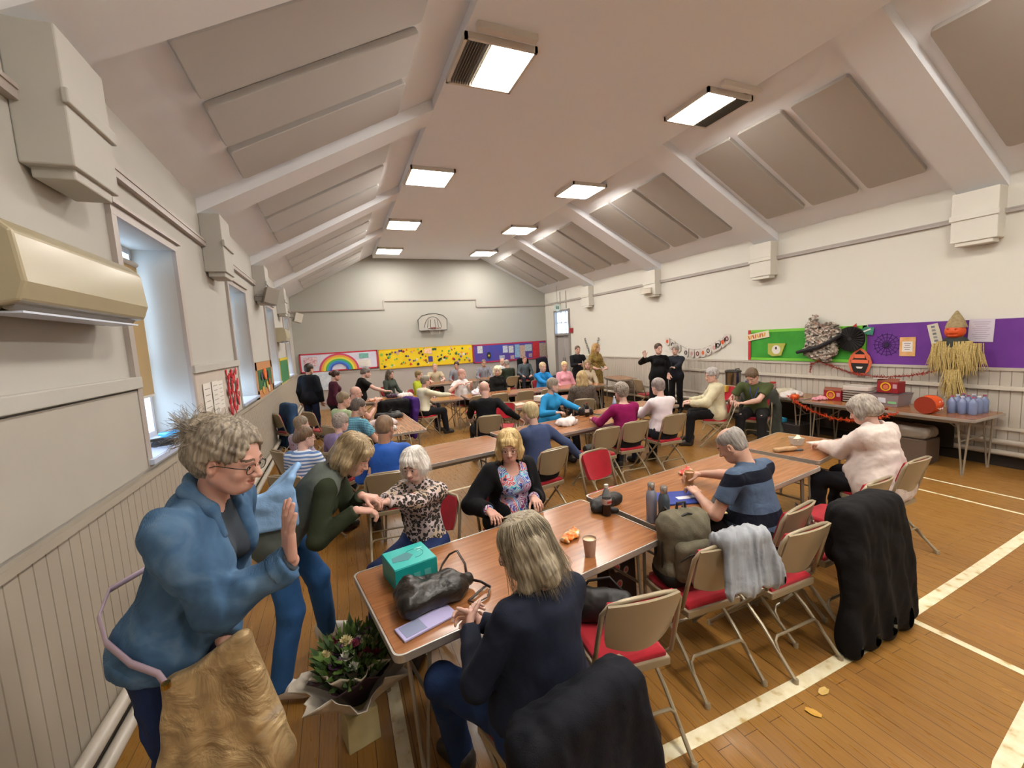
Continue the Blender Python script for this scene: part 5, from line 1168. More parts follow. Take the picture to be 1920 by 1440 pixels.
for i in range(5): m=MB(); m.rbox((0,0,.02+.035*i),(.36,.28,.022),.03); m.build('tray',flat('b9aca4',.2,.5),R0)
m=MB(); m.rbox((0,0,.22),(.38,.26,.06),.04); m.build('plastic_lid',flat('c8bfb8',.15),R0)
s=S()
for i in range(6): a=PI*i/3; s.e((.03*math.cos(a),.03*math.sin(a),.045),(.035,.035,.045),None,.006)
v,f=s.mesh(.005); R0=empty('pumpkin','small orange pumpkin in front of the clear crate','pumpkin',T_(7.02,3.72)); npmesh('pumpkin_body',v,f,org,R0); m=MB(); m.tube([(0,0,.08),(.005,0,.11)],[.008,.005],6); m.build('stalk',flat('5a6a30',.7),R0)
R0=empty('pumpkin','small orange pumpkin where the orange tinsel starts','pumpkin',T_(7.0,4.72)); npmesh('pumpkin_body',v,f,org,R0); m=MB(); m.tube([(0,0,.08),(.005,0,.11)],[.008,.005],6); m.build('stalk',flat('5a6a30',.7),R0)
m=MB(); m.box((0,0,.008),(.16,.1,.016)); tag(m.build('red_packet',flat('8a1a14',.5),loc=T_(7.0,3.52),rz=PI/2),'flat red packet beside the small pumpkin','packet')
bagmesh(T_(7.3,5.0),'pile of white wrapped food at the join of the right-hand tables',.26,wbag,21,h=.12)
bagmesh(T_(7.2,4.45),'pink sweets spilling before the first red box',.12,vary('c86a80','e0b0b8',40,.4,0,name='pink_sweets'),22,h=.07)
bagmesh(T_(7.5,5.25),'pale rolled cloth on the table under the green board',.22,vary('a8a08c','c0b8a4',10,.8,.2,name='linen'),23,h=.13)
R0=empty('sweet_jar','clear sweet jar with a red lid behind the olive polo','jar',T_(7.6,5.55)); m=MB(); m.lathe([(.05,0),(.055,.01),(.055,.13),(.045,.15)],seg=18); m.build('jar_wall',vary('7a3a28','c8b0a8',40,.2,0,name='sweets'),R0,smooth=1); m=MB(); m.lathe([(.05,.15),(.055,.152),(.055,.18),(0,.182)],seg=18); m.build('red_lid',flat('b02a24',.4),R0)
R0=empty('tea_urn','steel catering tea urn behind the cream cardigan','tea urn',T_(7.45,6.3)); m=MB(); m.lathe([(.14,.0),(.145,.03),(.145,.33),(.15,.34)],seg=28); m.build('urn_body',flat('8a8478',.18,.9),R0,smooth=1); m=MB(); m.lathe([(.155,.34),(.16,.35),(.155,.37),(.13,.385),(.04,.395),(0,.395)],seg=28); m.build('lid',flat('3a3834',.3,.5),R0,smooth=1); m=MB(); m.lathe([(.15,-.0),(.155,.0),(.155,.04),(.148,.04)],seg=28); m.build('base',dark,R0)
m=MB(); m.tube([(-.15,0,.06),(-.2,0,.06),(-.2,0,.03)],.012,8); m.build('tap',flat('1c1a18',.4),R0); m=MB(); m.tube([(-.05,-.1,.39),(-.05,-.1,.41),(.05,-.1,.41),(.05,-.1,.39)],.008,6); m.build('lid_knob',dark,R0)
bagmesh(T_(7.5,5.95),'deep blue bag standing on the table behind the olive polo',.15,flat('22307a',.5),25,h=.30)
m=MB(); m.box((0,0,.06),(.10,.14,.12)); tag(m.build('tea_packet',flat('c8a040',.5),loc=T_(7.0,6.1),bevel=.004),'yellow and blue tea packet in front of the urn','packet')
R0=empty('storage_box','brown box with a plastic-wrapped top under the long table','box',(7.28,3.30,0),-PI/2+.05); m=MB(); m.box((0,0,.17),(.52,.38,.34)); m.build('box_wall',flat('5a4a3e',.6),R0,bevel=.01)
s=S(); s.b((0,0,.42),(.26,.18,.08),None,.04,rd=.06); v,f=s.mesh(.012,disp=wrinkle(33,.012,22)); npmesh('clear_liner',v,f,NT('liner','9a9288',.2).m,R0)
R0=empty('storage_box','dark crate with a blue item under the table behind the olive polo','box',(7.3,5.0,0),0); m=MB(); m.box((0,0,.13),(.4,.6,.26)); m.build('box_wall',flat('2c2622',.7),R0,bevel=.01); m=MB(); m.box((-.12,.1,.30),(.1,.2,.08)); m.build('blue_item',flat('2a8ab0',.5),R0,bevel=.02)
m=MB(); m.box((0,0,.0),(.02,2.6,.5)); tag(m.build('shade_panel',flat('2a241f',.9),loc=(7.70,4.3,.42)),'dark sheet standing in for shade on the wainscot behind the right-hand tables','cloth')  # dark sheet added as the shade on the wainscot behind the tables
# window sill things
R0=empty('sunglasses','dark sunglasses on the sill of the nearest window','sunglasses',(XL-.02,3.86,WZ0+.02),.5)
for q in(-1,1): m=MB(); m.tube([(q*.032+.026*math.cos(a),.0,.022+.02*math.sin(a)) for a in np.linspace(0,2*PI,13)[:-1]],.004,5,closed=True); m.build('rim',blackp,R0); m=MB(); m.tube([(q*.06,0,.03),(q*.065,.12,.02)],.003,5); m.build('arm',blackp,R0)
m=MB(); m.tube([(.11*math.cos(a)*(1-.04*k),.08*math.sin(a),.012+.012*k) for k in range(3) for a in np.linspace(0,2*PI,17)[:-1]],.010,6); tag(m.build('cable_coil',flat('2c2a2c',.5),loc=(XL-.06,3.98,WZ0+.01)),'dark coiled cable on the sill of the nearest window','cable')
s=S(); s.c((0,0,.03),(0,.32,.03),.035,.04,.02,(V(0,0,1),.6)); s.c((0,.2,.03),(-.1,.3,.03),.03,.03,.02,(V(0,0,1),.6)); v,f=s.mesh(.008,disp=wrinkle(4,.006,30)); o=npmesh('blue_pouch',v,f,flat('1f8fd0',.45),loc=(XL-.08,4.1,WZ0+.005)); tag(o,'bright blue pouch lying on the nearest window sill','pouch')
R0=empty('coat_rail','chair-back rail hung with dark coats at the end wall by the door','coats',(7.1,14.6,0)) if False else None
# ---------------- draped coats ----------------
def coat(label,x,y,rz,zt,mat,w=.46,front=.25,back=.6,seed=1,h=.011,flare=.1,bx=-.26,nm='coat',floor=.02,thick=.028,wa=.008,arms=True,cat='coat'):
    """hangs over the back of a chair whose sitter faces rz; folds run down"""
    s=S(); T_=zt; zb=max(floor,T_-back); zf=max(floor,T_-front); L_=T_-zb; n=max(6,int(L_/.035))
    s.c((-w*.44,bx,T_),(w*.44,bx,T_),.045,.045,.03)
    for i in range(n+1):
        t=i/n; ww=w*.46+flare*t; z=T_-L_*t; yy=bx-.05-.06*t; s.c((-ww,yy,z),(ww,yy,z),thick,thick,.05)
    for i in range(9):
        t=i/8; s.c((-w*.42,bx+.05,T_-(T_-zf)*t),(w*.42,bx+.05,T_-(T_-zf)*t),thick*.9,thick*.9,.04)
    if arms:
        for q in(-1,1): s.chain([(q*w*.47,bx,T_-.03),(q*(w*.5+flare*.4),bx-.05,T_-.25),(q*(w*.48+flare*.6),bx-.1,T_-.48)],[.05,.05,.04],.05)
    s.c((-.12,bx-.03,T_+.02),(.12,bx-.03,T_+.02),.035,.035,.05)
    wv=wrinkle(seed,wa,18,(1.5,1.5,.6))
    def dfn(P): t=np.clip((T_-P[:,2])/max(L_,.1),0,1.2); return (wv(P)+.013*t*np.sin(P[:,0]*34+seed+1.5*np.sin(P[:,2]*5+seed))).astype(np.float32)
    v,f=s.mesh(h,disp=dfn); o=npmesh(nm,v,f,mat,loc=(x,y,0)); o.rotation_euler=(0,0,math.radians(rz)); return tag(o,label,cat)
# ---------------- cloth patterns ----------------
def denim():
    n=NT('denim','5d83a8',.85,0,.25); a=n.noise(5,5,n.co(),.8); n.col(n.ramp(a.outputs[0],[(.30,'34506e'),(.5,'4a6c8f'),(.72,'7290ad')])); b=n.noise(10,4,n.co(),.3); w=n.wave(140,n.co(rot=(0,.7,.6)))
    n.bump(n.mix(.25,b.outputs[0],w.outputs[0]),.45,.015); return n.m
def leopard():
    n=NT('leopard_print','c9bcae',.8); v=n.vor(42,n.mix(.03,n.co(),n.noise(14,2).outputs[1]),'F1'); d=n.noise(40,2)
    base=n.ramp(n.noise(6,2).outputs[0],[(.40,'b8a48e'),(.52,'cfc0c2'),(.66,'94795f')])
    ring=n.ramp(n.mix(.25,v.outputs['Distance'],d.outputs[0]),[(.20,(0,0,0)),(.25,(1,1,1)),(.50,(1,1,1)),(.54,(0,0,0))])
    ctr=n.ramp(v.outputs['Distance'],[(.1,'7d6650'),(.28,'9a8470')])
    sp=n.ramp(n.vor(5,n.co(loc=(.3,.2,0))).outputs['Distance'],[(.10,(1,1,1)),(.13,(0,0,0))])
    c=n.mix(ring,base,'2c2622'); c=n.mix(sp,c,'b8486c'); n.col(c); n.bump(n.noise(9,4,n.co(),1).outputs[0],.4,.02); return n.m
def floral():
    n=NT('floral_print','4a3a7a',.75); v=n.vor(17,n.mix(.06,n.co(),n.noise(9,2).outputs[1]))
    hue=n.ramp(n.noise(7,1,n.co(loc=(3,1,2))).outputs[0],[(.36,'8a2f60'),(.42,'2d4fa8'),(.49,'3fb0c8'),(.53,'c23a35'),(.60,'5a3f9a'),(.66,'d05a2a')],'CONSTANT')
    w=n.wave(34,n.mix(.3,n.co(),n.noise(6,2).outputs[1]),'DIAGONAL',6); c=n.mix(n.ramp(w.outputs[0],[(.55,(0,0,0)),(.62,(1,1,1))]),hue,'b4bcc8')
    c=n.mix(n.ramp(v.outputs['Distance'],[(.18,(1,1,1)),(.24,(0,0,0))]),c,'27224e'); n.col(c); return n.m
def bands(base,alt,zs,w,rot=(0,0,0),name='striped_knit'):
    n=NT(name,base,.85,0,.25); sx=n.add('SeparateXYZ'); n.L(n.co(rot=rot),sx.inputs[0]); acc=None
    for z in zs:
        a=n.add('Math',operation='SUBTRACT'); n.L(sx.outputs[2],a.inputs[0]); a.inputs[1].default_value=z
        b=n.add('Math',operation='ABSOLUTE'); n.L(a.outputs[0],b.inputs[0]); c=n.add('Math',operation='LESS_THAN'); n.L(b.outputs[0],c.inputs[0]); c.inputs[1].default_value=w
        if acc is None: acc=c.outputs[0]
        else: d=n.add('Math',operation='MAXIMUM'); n.L(acc,d.inputs[0]); n.L(c.outputs[0],d.inputs[1]); acc=d.outputs[0]
    z=n.noise(5,3); n.col(n.mix(acc,n.ramp(z.outputs[0],[(.3,base),(.7,tuple(x*1.35 for x in lin(base)[:3]))]),alt)); n.bump(n.noise(9,4,n.co(),1.2).outputs[0],.5,.02); return n.m
def stripes(c1,c2,scale,axis='Z',name='striped_cloth'):
    n=NT(name,c1,.8); w=n.wave(scale,n.co(),axis); n.col(n.ramp(w.outputs[0],[(.49,c1),(.51,c2)],'CONSTANT')); return n.m
def checks(c1,c2,c3,scale,name='checked_cloth'):
    n=NT(name,c1,.8); w=n.wave(scale,n.co(),'X'); w2=n.wave(scale,n.co(),'Z'); n.col(n.mix(n.ramp(w2.outputs[0],[(.75,(0,0,0)),(.78,(1,1,1))]),n.ramp(w.outputs[0],[(.7,c1),(.73,c2)]),c3)); return n.m
def spots(c1,c2,scale,th=.25,name='spotted_cloth'):
    n=NT(name,c1,.8); v=n.vor(scale); n.col(n.ramp(v.outputs['Distance'],[(th,c2),(th+.05,c1)])); return n.m
def W2L(x,y,rz,p,dirn=False):
    c,s=math.cos(-rz),math.sin(-rz); px,py=(p[0],p[1]) if dirn else (p[0]-x,p[1]-y); return (px*c-py*s,px*s+py*c,p[2])
def PP(label,x,y,deg,**k):
    rz=math.radians(deg)
    for a,b,d in(('RH','rh',0),('LH','lh',0),('RD','rhd',1),('LD','lhd',1),('RN','rn',1),('LN','ln',1),('RP','rpole',1),('LP','lpole',1),('RA','ra',0),('LA','la',0),('RK','rk',0),('LK','lk',0)):
        if a in k: k[b]=W2L(x,y,rz,k.pop(a),d)
    k.setdefault('seed',abs(int(x*131+y*717))%9973)
    ch=k.pop('ch',None); cd=k.pop('cdeg',None)
    if ch: cx,cy=k.pop('cxy',(0,0)); chair(x+cx-math.sin(rz)*.04,y+cy+math.cos(rz)*.04,math.radians(cd) if cd is not None else rz,ch)
    return person(label,x,y,rz,**k)
SKTAN,SKWARM,SKLIGHT,SKROSY,SKPALE=(.37,.20,.125),(.45,.26,.18),(.52,.32,.235),(.58,.35,.28),(.62,.41,.335)
G1=('6f6a66','a9a39c'); BL=('b08f58','e0c890'); WH=('cfc9c0','efebe4'); BRN=('3d2c20','5f4632'); DK=('1e1713','3a2a20'); DBL=('8d7450','c4aa78')
# ---------------- people in the foreground ----------------
R0,I=PP('person in a blue denim jacket bending forward and waving with an open palm',-.63,1.86,-112,pose='stand',sc=1.07,lean=.36,side=.0,head=(.0,.16,0),hair='messy',hcol=('5b5248','a89c8a'),skin=SKROSY,
  top='3f4750',jacket=(denim(),.024,-.05),jopen=.035,trouser='1b2b52',glasses=True,RH=(-.215,1.62,1.27),RD=(.03,0.0,1),RN=(.9,.35,0),rcurl=.12,LH=(-.47,1.74,.98),LD=(.5,-.3,-.8),LP=(-.3,.5,-1),RP=(-.3,.1,-1),detail=2,fat=1.04,wr=.018,topfit=-.001,hsc=1.18,jband=True,seed=11,strand=420,strandstyle='bun',headsc=1.0,bust=.7)
# shoulder bag hanging at the hip
BAG=empty('shoulder_bag','pale gold cloth shoulder bag hanging at the hip of the denim jacket','bag',(-.47,1.57,.0))
gold=NT('gold_cloth','a98f63',.45,.35); gold.col(gold.ramp(gold.noise(7,4,gold.co(),1).outputs[0],[(.3,'8c7350'),(.6,'c0a67a'),(.8,'b5a89a')])); gold.bump(gold.noise(8,4,gold.co(),1.5).outputs[0],.8,.03); gold=gold.m
s=S()
for i in range(10):
    u=-1+2*i/9; tt=i/9; A=(-.13+.23*tt,.05-.05*tt,.94+.13*tt**1.3); s.c(A,(u*.17+.015,-.05*u+.022*math.sin(i*2.2),.62+.03*abs(u)),.020+.004*(i%2),.036,.035)
s.c((-.15,.06,.67),(.15,-.04,.65),.040,.040,.05)
v,f=s.mesh(.008,disp=wrinkle(5,.008,16,(1,1,.5))); npmesh('bag_body',v,f,gold,BAG)
pts=[(-.12,.02,.95),(-.15,.04,1.0),(-.225,.07,1.04),(-.31,.145,1.09),(-.365,.25,1.13),(-.375,.36,1.17),(-.28,.46,1.19)]; m=MB(); m.tube(pts,.017,6,sx=.3); m.build('strap',flat('b9a5b8',.5),BAG,smooth=2)
m=MB(); m.lathe([(.0,-.01),(.014,-.008),(.014,.008),(0,.01)],(-.12,.0,.98),10); m.build('buckle',flat('b08a40',.3,1),BAG,smooth=1)
R0,I=PP('person in green sleeves, grey gilet and jeans leaning to hold hands',-.42,2.80,-98,pose='stand',sc=.99,lean=.85,head=(-.35,.25,0),hair='bob',hcol=('7a6648','b8a482'),skin=SKROSY,
  top='2e3524',jacket=(cloth('5d645f'),.016,-.22),jopen=.07,jsleeve=False,trouser='2f5a8e',shoe='d5d0c6',RH=(.02,2.50,1.08),RD=(.8,.1,-.2),LH=(.06,2.62,1.12),LD=(.8,-.3,-.2),RP=(-.3,-.3,-1),LP=(0,.3,-1),detail=2,curl=.75,bust=.5,seed=21,strand=260,strandstyle='bob',
  RA=(-.47,2.62,.085),LA=(-.22,3.02,.085))
# blue shirt tied over the back
s=S(); _u=nrm(V(.74,-.1,.66)); _n=nrm(V(-.66,0,.75)); s.b((-.365,2.73,1.235),(.12,.14,.022),np.array([_u,np.cross(_n,_u),_n]),.03,rd=.02); s.b((-.40,2.595,1.13),(.12,.02,.11),None,.06,rd=.02)
v,f=s.mesh(.009,disp=wrinkle(8,.009,16)); tag(npmesh('folded_shirt',v,f,cloth('8db4e0',wr=.8)),'light blue shirt slung over the back of the leaning person','shirt')
R0,I=PP('person with white hair in a leopard-print blouse, seated and having their hands held',.47,3.02,140,fem=True,sc=.93,lean=.02,head=(.05,.16,.05),hair='bowl',hcol=WH,skin=SKPALE,top=leopard(),trouser='22305a',RH=(.13,2.66,1.02),RD=(-.9,-.3,.35),LH=(.16,2.60,1.06),LD=(-.8,-.1,.1),RN=(0,0,1),
  detail=2,ch='folding chair under the white-haired person in leopard print',curl=.6,seed=31,strand=220,strandstyle='bob',wr=.009,fat=1.05)
R0,I=PP('person with blond bob and glasses in floral top and black cardigan',1.17,3.10,-172,fem=True,sc=.97,lean=.12,head=(-.55,.12,0),hair='bob',hcol=BL,skin=SKROSY,top=floral(),jacket=('0d0e12',.018,-.03),jopen=.085,trouser='1a1a20',neckcut=.03,
  RH=(.90,2.78,.79),RD=(.1,-1,-.1),LH=(1.28,2.84,.79),LD=(-.1,-1,-.1),detail=2,ch='folding chair under the person in the floral top',curl=.8,glasses=True,seed=41,fat=1.15,bust=1.3,strand=260,strandstyle='bob')
R0,I=PP('person with grey-blond hair in a navy sweatshirt, hands clasped on the table',.63,1.39,14,fem=True,sc=.99,lean=.06,side=.05,head=(.75,.28,0),hair='mid',hcol=('6d6454','b0a48c'),skin=SKPALE,top='1a2030',trouser='1c3158',
  RH=(.47,1.66,.79),RD=(-.5,.9,0),LH=(.41,1.64,.79),LD=(.3,.9,.1),RN=(-.9,-.3,-.2),LN=(.9,-.3,-.2),detail=2,glasses=True,ch='folding chair under the navy sweatshirt, with a black coat over its back',curl=.9,seed=51,fat=1.35,strand=500,strandstyle='long',wr=.008,LK=(.30,1.76,.50),RK=(.66,1.84,.52))
R0,I=PP('person with thinning grey hair in a striped blue polo leaning on the table',2.60,1.97,10,fem=False,sc=1.0,lean=.22,head=(.25,.5,0),hair='balding',hcol=G1,skin=SKLIGHT,top=bands('46566c','0d1322',(.70,.98),.04,rot=(.1,0,0),name='striped_polo'),sleeve='short',trouser='1d1b1d',
  RH=(2.68,2.58,.80),LH=(2.36,2.30,.78),RD=(-.6,.5,0),detail=2,ch='folding chair under the person in the striped polo',seed=61,fat=1.25,wr=.008)
R0,I=PP('person with grey bob in a pale pink jumper writing at the short table',4.30,2.12,2,fem=True,sc=1.02,lean=.16,head=(.15,.35,0),hair='bowl',hcol=('6f675f','b0a69a'),skin=SKPALE,top=cloth('d3c6be',.95,.8,var=.15),trouser='15151b',RH=(4.66,2.62,.79),LH=(4.3,2.62,.79),
  detail=2,ch='folding chair under the person in the pale pink jumper',seed=71,fat=1.4,topfit=.035,wr=.014,hem=-.12)
# ---------------- middle ----------------
PP('person with shaved hair in a royal blue shirt seen from behind at the second row',.35,4.22,-6,fem=False,lean=.05,head=(-.5,.15,0),hair='crop',hcol=('6a5140','8d7258'),skin=SKTAN,top=cloth('2a5cb4',.6),sleeve='long',glasses=True,ch='folding chair under the royal blue shirt',seed=81,fat=1.1)
PP('person with short blond-grey hair in a slate blue jumper, back turned, elbow out',1.95,4.08,12,fem=True,lean=.2,head=(.1,.1,0),hair='short',hcol=('a08e66','cdbd92'),skin=SKPALE,top='3c4a6c',RH=(2.45,4.1,.62),LH=(1.8,4.7,.79),trouser='22242c',ch='folding chair under the slate blue jumper',fat=1.2,seed=91,sc=.98)
PP('person with a bald head in a black jacket, seen from behind in the second row',2.12,6.35,-8,fem=False,lean=.12,head=(-.15,.05,0),hair=None,skin=SKPALE,top='0e1013',RH=(2.6,6.2,.72),LH=(2.0,6.9,.7),ch='folding chair under the bald person in black',fat=1.2,sc=1.04,seed=101)
PP('person with grey crop in a teal blue jumper with scarf, elbow on the table',3.18,6.30,-150,fem=True,lean=.15,head=(-.9+1.6,.1,0),hair='short',hcol=('6a6055','9a8f7e'),skin=SKPALE,top='2a8ac0',RH=(3.1,5.85,.80),LH=(3.55,5.85,.80),ch='folding chair under the teal blue jumper',seed=111,fat=1.15)
PP('person with short grey curly hair in a magenta top, from behind',3.52,4.66,-4,fem=True,lean=.1,head=(.0,.1,0),hair='curly',hcol=('5a5048','a59b8e'),skin=SKPALE,top='8a1555',sleeve='long',neckcut=.035,ch='folding chair under the magenta top',fat=1.15,seed=121,RH=(3.75,5.1,.79),LH=(3.3,5.1,.79))
PP('person with cropped grey hair in a white top, from behind',4.22,4.72,-2,fem=True,lean=.12,head=(.1,.1,0),hair='short',hcol=('6a5f5c','9c918c'),skin=SKPALE,top=cloth('d9cfd2',.8,.4,var=.08),ch='folding chair under the white top',fat=1.15,seed=131,RH=(4.5,5.2,.79),LH=(4.1,5.2,.79))
PP('person with grey curly hair in a cream poncho cardigan turned to the left',5.85,5.25,42,fem=True,lean=.1,head=(.55,.1,0),hair='curly',hcol=('7d7876','b8b4b0'),skin=SKPALE,top=cloth('cbc3a4',.9,.7,var=.1),trouser='17161a',topfit=.035,hem=-.1,ch='folding chair under the cream cardigan',seed=141,wr=.012,RH=(5.6,5.6,.75),LH=(5.4,5.4,.75))
R0,I=PP('person in an olive green polo shirt with lanyard looking down at a phone',6.42,4.98,118,fem=False,lean=.28,head=(-.25,.55,0),hair='short',hcol=('4a3a2c','7a6650'),skin=SKPALE,top=cloth('4c5634'),sleeve='short',trouser='1b1a1c',RH=(5.93,5.03,.78),LH=(5.95,4.82,.76),RD=(-.6,-.6,.1),LD=(-.9,.3,.1),ch='folding chair under the olive polo, a grey coat over it',seed=151,fat=1.1,sc=1.04)
m=MB(); m.tube([tuple(I['nb']+V(-.07,.03,.03)),tuple(I['chest']+V(-.05,.14,.04)),tuple(I['chest']+V(0,.165,-.1)),tuple(I['chest']+V(.05,.14,.04)),tuple(I['nb']+V(.07,.03,.03))],.006,5); m.build('lanyard',flat('2a3f9a',.6),R0)
PP('person with long straight blond hair and a grey patterned shawl, back turned',4.15,6.75,-25,fem=True,lean=.05,head=(-.1,.1,0),hair='longback',hcol=DBL,skin=SKPALE,top=spots('5c5248','2a2420',38,.3,'patterned_shawl'),topfit=.03,ch='folding chair under the grey patterned shawl',seed=161)
# ---------------- left side group ----------------
PP('person with brown ponytail in a white and blue striped top, beside the left wall',-.42,4.62,-35,fem=True,sc=.9,lean=.1,head=(-.5,.05,0),hair='up',hcol=('4b3829','7a6048'),skin=SKPALE,top=stripes('d4dbe4','5f7fb0',9),sleeve='short',glasses=True,ch='folding chair under the blue-striped top',seed=171)
PP('person with grey hair in a pale green polo, facing right at the left table',-.02,7.05,-60,fem=False,lean=.05,head=(-.3,.1,0),hair='crop',hcol=('6b5a45','8d7a60'),skin=SKROSY,top='a9ba92',sleeve='short',ch='folding chair under the pale green polo',seed=181,fat=1.1)
PP('person with short dark hair in a teal checked shirt, leaning at the left table',.08,6.05,-55,fem=False,lean=.2,head=(-.3,.15,0),hair='crop',hcol=('3f3732','6d625a'),skin=SKLIGHT,top=checks('4f93ab','2f6f8d','86bccb',14),sleeve='short',trouser='20304a',ch='folding chair under the teal checked shirt',seed=191,fat=1.1,RH=(.55,6.1,.62))
PP('person with a bald head and glasses at the far end of the left table',.16,7.95,-75,fem=False,lean=.1,head=(-.2,.1,0),hair=None,skin=SKROSY,top='4a3c38',sleeve='short',glasses=True,ch='folding chair under the bald person with glasses',seed=201,RH=(.55,7.95,.9),RD=(.2,0,1))
PP('person with grey curls in a mauve top behind the dark green jacket',-.1,5.35,-40,fem=True,sc=.88,lean=.15,head=(-.3,.1,0),hair='curly',hcol=('7a6e66','a59a90'),skin=SKPALE,top='8d7fa6',ch='folding chair under the mauve top',seed=211,detail=1)
PP('person in a lilac patterned top sitting close to the left wall',-.55,5.75,-60,fem=True,sc=.84,lean=.1,head=(-.2,.1,0),hair='short',hcol=('6d5f4f','988975'),skin=SKPALE,top=spots('a79bb8','6d7d60',30,.3,'lilac_print'),ch='folding chair under the lilac patterned top',seed=221)
PP('person in a black t-shirt pointing to the right behind the left table',.30,9.6,-85,fem=True,lean=.42,head=(.0,.1,0),hair='up',hcol=('4a443e','8c847c'),skin=SKPALE,top='14130f',sleeve='short',pose='stand',sc=.95,RH=(.95,9.35,1.0),RD=(1,0,.1),fat=1.2,seed=231,trouser='2a2a30')
PP('person with dark hair in a bun and purple scrunchie in a maroon top',-.15,9.95,-80,fem=True,lean=.12,head=(-.1,.15,0),hair='bun',hcol=('21140f','4a2d20'),skin=SKROSY,top='4a1a2c',sleeve='long',pose='stand',seed=241,fat=1.15,sc=.9)
PP('person in a long black coat standing by the left wall, back turned',-.62,10.35,-30,fem=True,lean=.04,head=(-.3,.05,0),hair='short',hcol=DK,skin=SKLIGHT,top='10131c',topfit=.035,hem=-.42,pose='stand',trouser='18203a',seed=251,sc=1.0)
PP('person with long dark hair in a charcoal jacket sitting against the end wall',1.3,12.3,-140,fem=True,lean=.02,head=(.1,.1,0),hair='long',hcol=('3d342c','6a5c4e'),skin=SKROSY,top='3d443c',trouser='5a678a',ch='folding chair under the charcoal jacket',detail=1,seed=261)
PP('person with grey hair in a white cardigan turned right with crossed legs',1.60,9.05,-70,fem=True,lean=.12,head=(0,.1,0),hair='short',hcol=('5f574c','8f8574'),skin=SKROSY,top=cloth('d0ccb4',.9,.5,var=.1),trouser='16161c',ch='folding chair under the white cardigan, with a purple coat on its back',seed=271,fat=1.1,RH=(2.25,9.0,.85))
PP('person with dark blond hair in a lime green top behind the white cardigan',1.85,10.95,-120,fem=True,lean=.02,head=(0,.1,0),hair='short',hcol=('6d5a3c','8f7a54'),skin=SKPALE,top='a9b62e',ch='folding chair under the lime green top',seed=281,detail=0)
PP('person with bald head in a beige polo at the end wall table',2.95,14.0,175,fem=False,lean=.18,head=(0,.05,0),hair='crop',hcol=('b08a78','b08a78'),skin=SKPALE,top='b9ac90',sleeve='short',ch='folding chair under the beige polo',seed=291,detail=0,RH=(2.7,13.5,.79),LH=(3.1,13.5,.79))
PP('person with dark hair in a grey shirt sitting at the table by the end wall',3.75,14.15,170,fem=False,lean=.1,head=(-.3,.1,0),hair='short',hcol=DK,skin=SKLIGHT,top='8a8a92',ch='folding chair under the grey shirt by the end wall',seed=301,detail=0)
PP('person with a bald head in a white t-shirt with folded arms in the third row',2.75,10.15,-145,fem=False,lean=.05,head=(.3,.1,0),hair='crop',hcol=('b58a7c','b58a7c'),skin=SKPALE,top='d4cfcd',sleeve='short',ch='folding chair under the white t-shirt',fat=1.3,seed=311,RH=(2.62,9.85,.98),LH=(2.95,9.85,1.0),RD=(1,0,.1),LD=(-1,0,.1))
PP('person in a navy and white striped shirt under the blue board',4.75,14.25,172,fem=False,lean=.1,head=(0,.1,0),hair='crop',hcol=('6b5b50','8b7b70'),skin=SKLIGHT,top=stripes('1d2740','b9bcc6',10,'X'),ch='folding chair under the navy and white striped shirt',seed=321,detail=0)
PP('person with white-blond bob in a black top in the third row',3.75,10.25,-165,fem=True,lean=.05,head=(-.5,.1,0),hair='bob',hcol=('c4b48c','e6dcc0'),skin=SKPALE,top='131210',ch='folding chair under the white-blond person in black',seed=331,fat=1.2)
PP('person with a balding head in a dark green jumper, back turned, near the end wall',4.85,12.2,10,fem=False,lean=.05,head=(0,.1,0),hair='balding',hcol=G1,skin=SKROSY,top='2a3327',pose='sit',seat=.5,ch='folding chair under the dark green jumper',seed=341,detail=0,fat=1.15)
PP('person with a bald head facing us behind the dark green jumper',5.5,14.4,175,fem=False,head=(0,.1,0),hair=None,skin=SKPALE,top='d0d0d4',ch='folding chair under the bald person behind the green jumper',seed=351,detail=0)
PP('person in a slate shirt partly hidden behind the blue jumper',6.35,14.3,170,fem=False,head=(0,.1,0),hair='crop',hcol=('8b6a5c','8b6a5c'),skin=SKROSY,top='4f5a60',ch='folding chair under the slate shirt',seed=361,detail=0)
PP('person with thin blond hair in a bright blue jumper, sitting in the third row',5.0,10.15,-172,fem=False,lean=.05,head=(0,.05,0),hair='short',hcol=('a8906c','cbb796'),skin=SKPALE,top='1f7fc0',ch='folding chair under the bright blue jumper',seed=371,fat=1.15,RH=(4.95,9.65,.79),LH=(5.15,9.65,.79))
PP('person with short blond hair in a pale pink shirt, third row',5.5,9.85,175,fem=True,lean=.05,head=(-.2,.1,0),hair='short',hcol=('b89c68','dcc698'),skin=SKPALE,top='d99aa6',ch='folding chair under the pale pink shirt, a dark coat over it',seed=381,fat=1.2)
PP('person with long fair hair in a beige jumper and black trousers, legs crossed',6.15,9.75,175,fem=True,lean=.05,head=(-.5,.05,0),hair='long',hcol=('6d5a40','a38c66'),skin=SKPALE,top='b5a68e',trouser='14141a',ch='folding chair under the beige jumper',seed=391,RH=(6.1,9.3,.6),LH=(6.2,9.3,.6))
PP('person in a black top with clerical white collar standing by the door',6.75,11.2,172,fem=False,lean=0,head=(-.1,.05,0),hair='crop',hcol=('4a382c','6a5442'),skin=SKROSY,top='15151a',pose='stand',seed=401,RH=(6.6,10.9,1.12),LH=(6.85,10.9,1.1),RD=(1,0,.1),LD=(-1,0,.1),trouser='1a1a20',sc=.98)
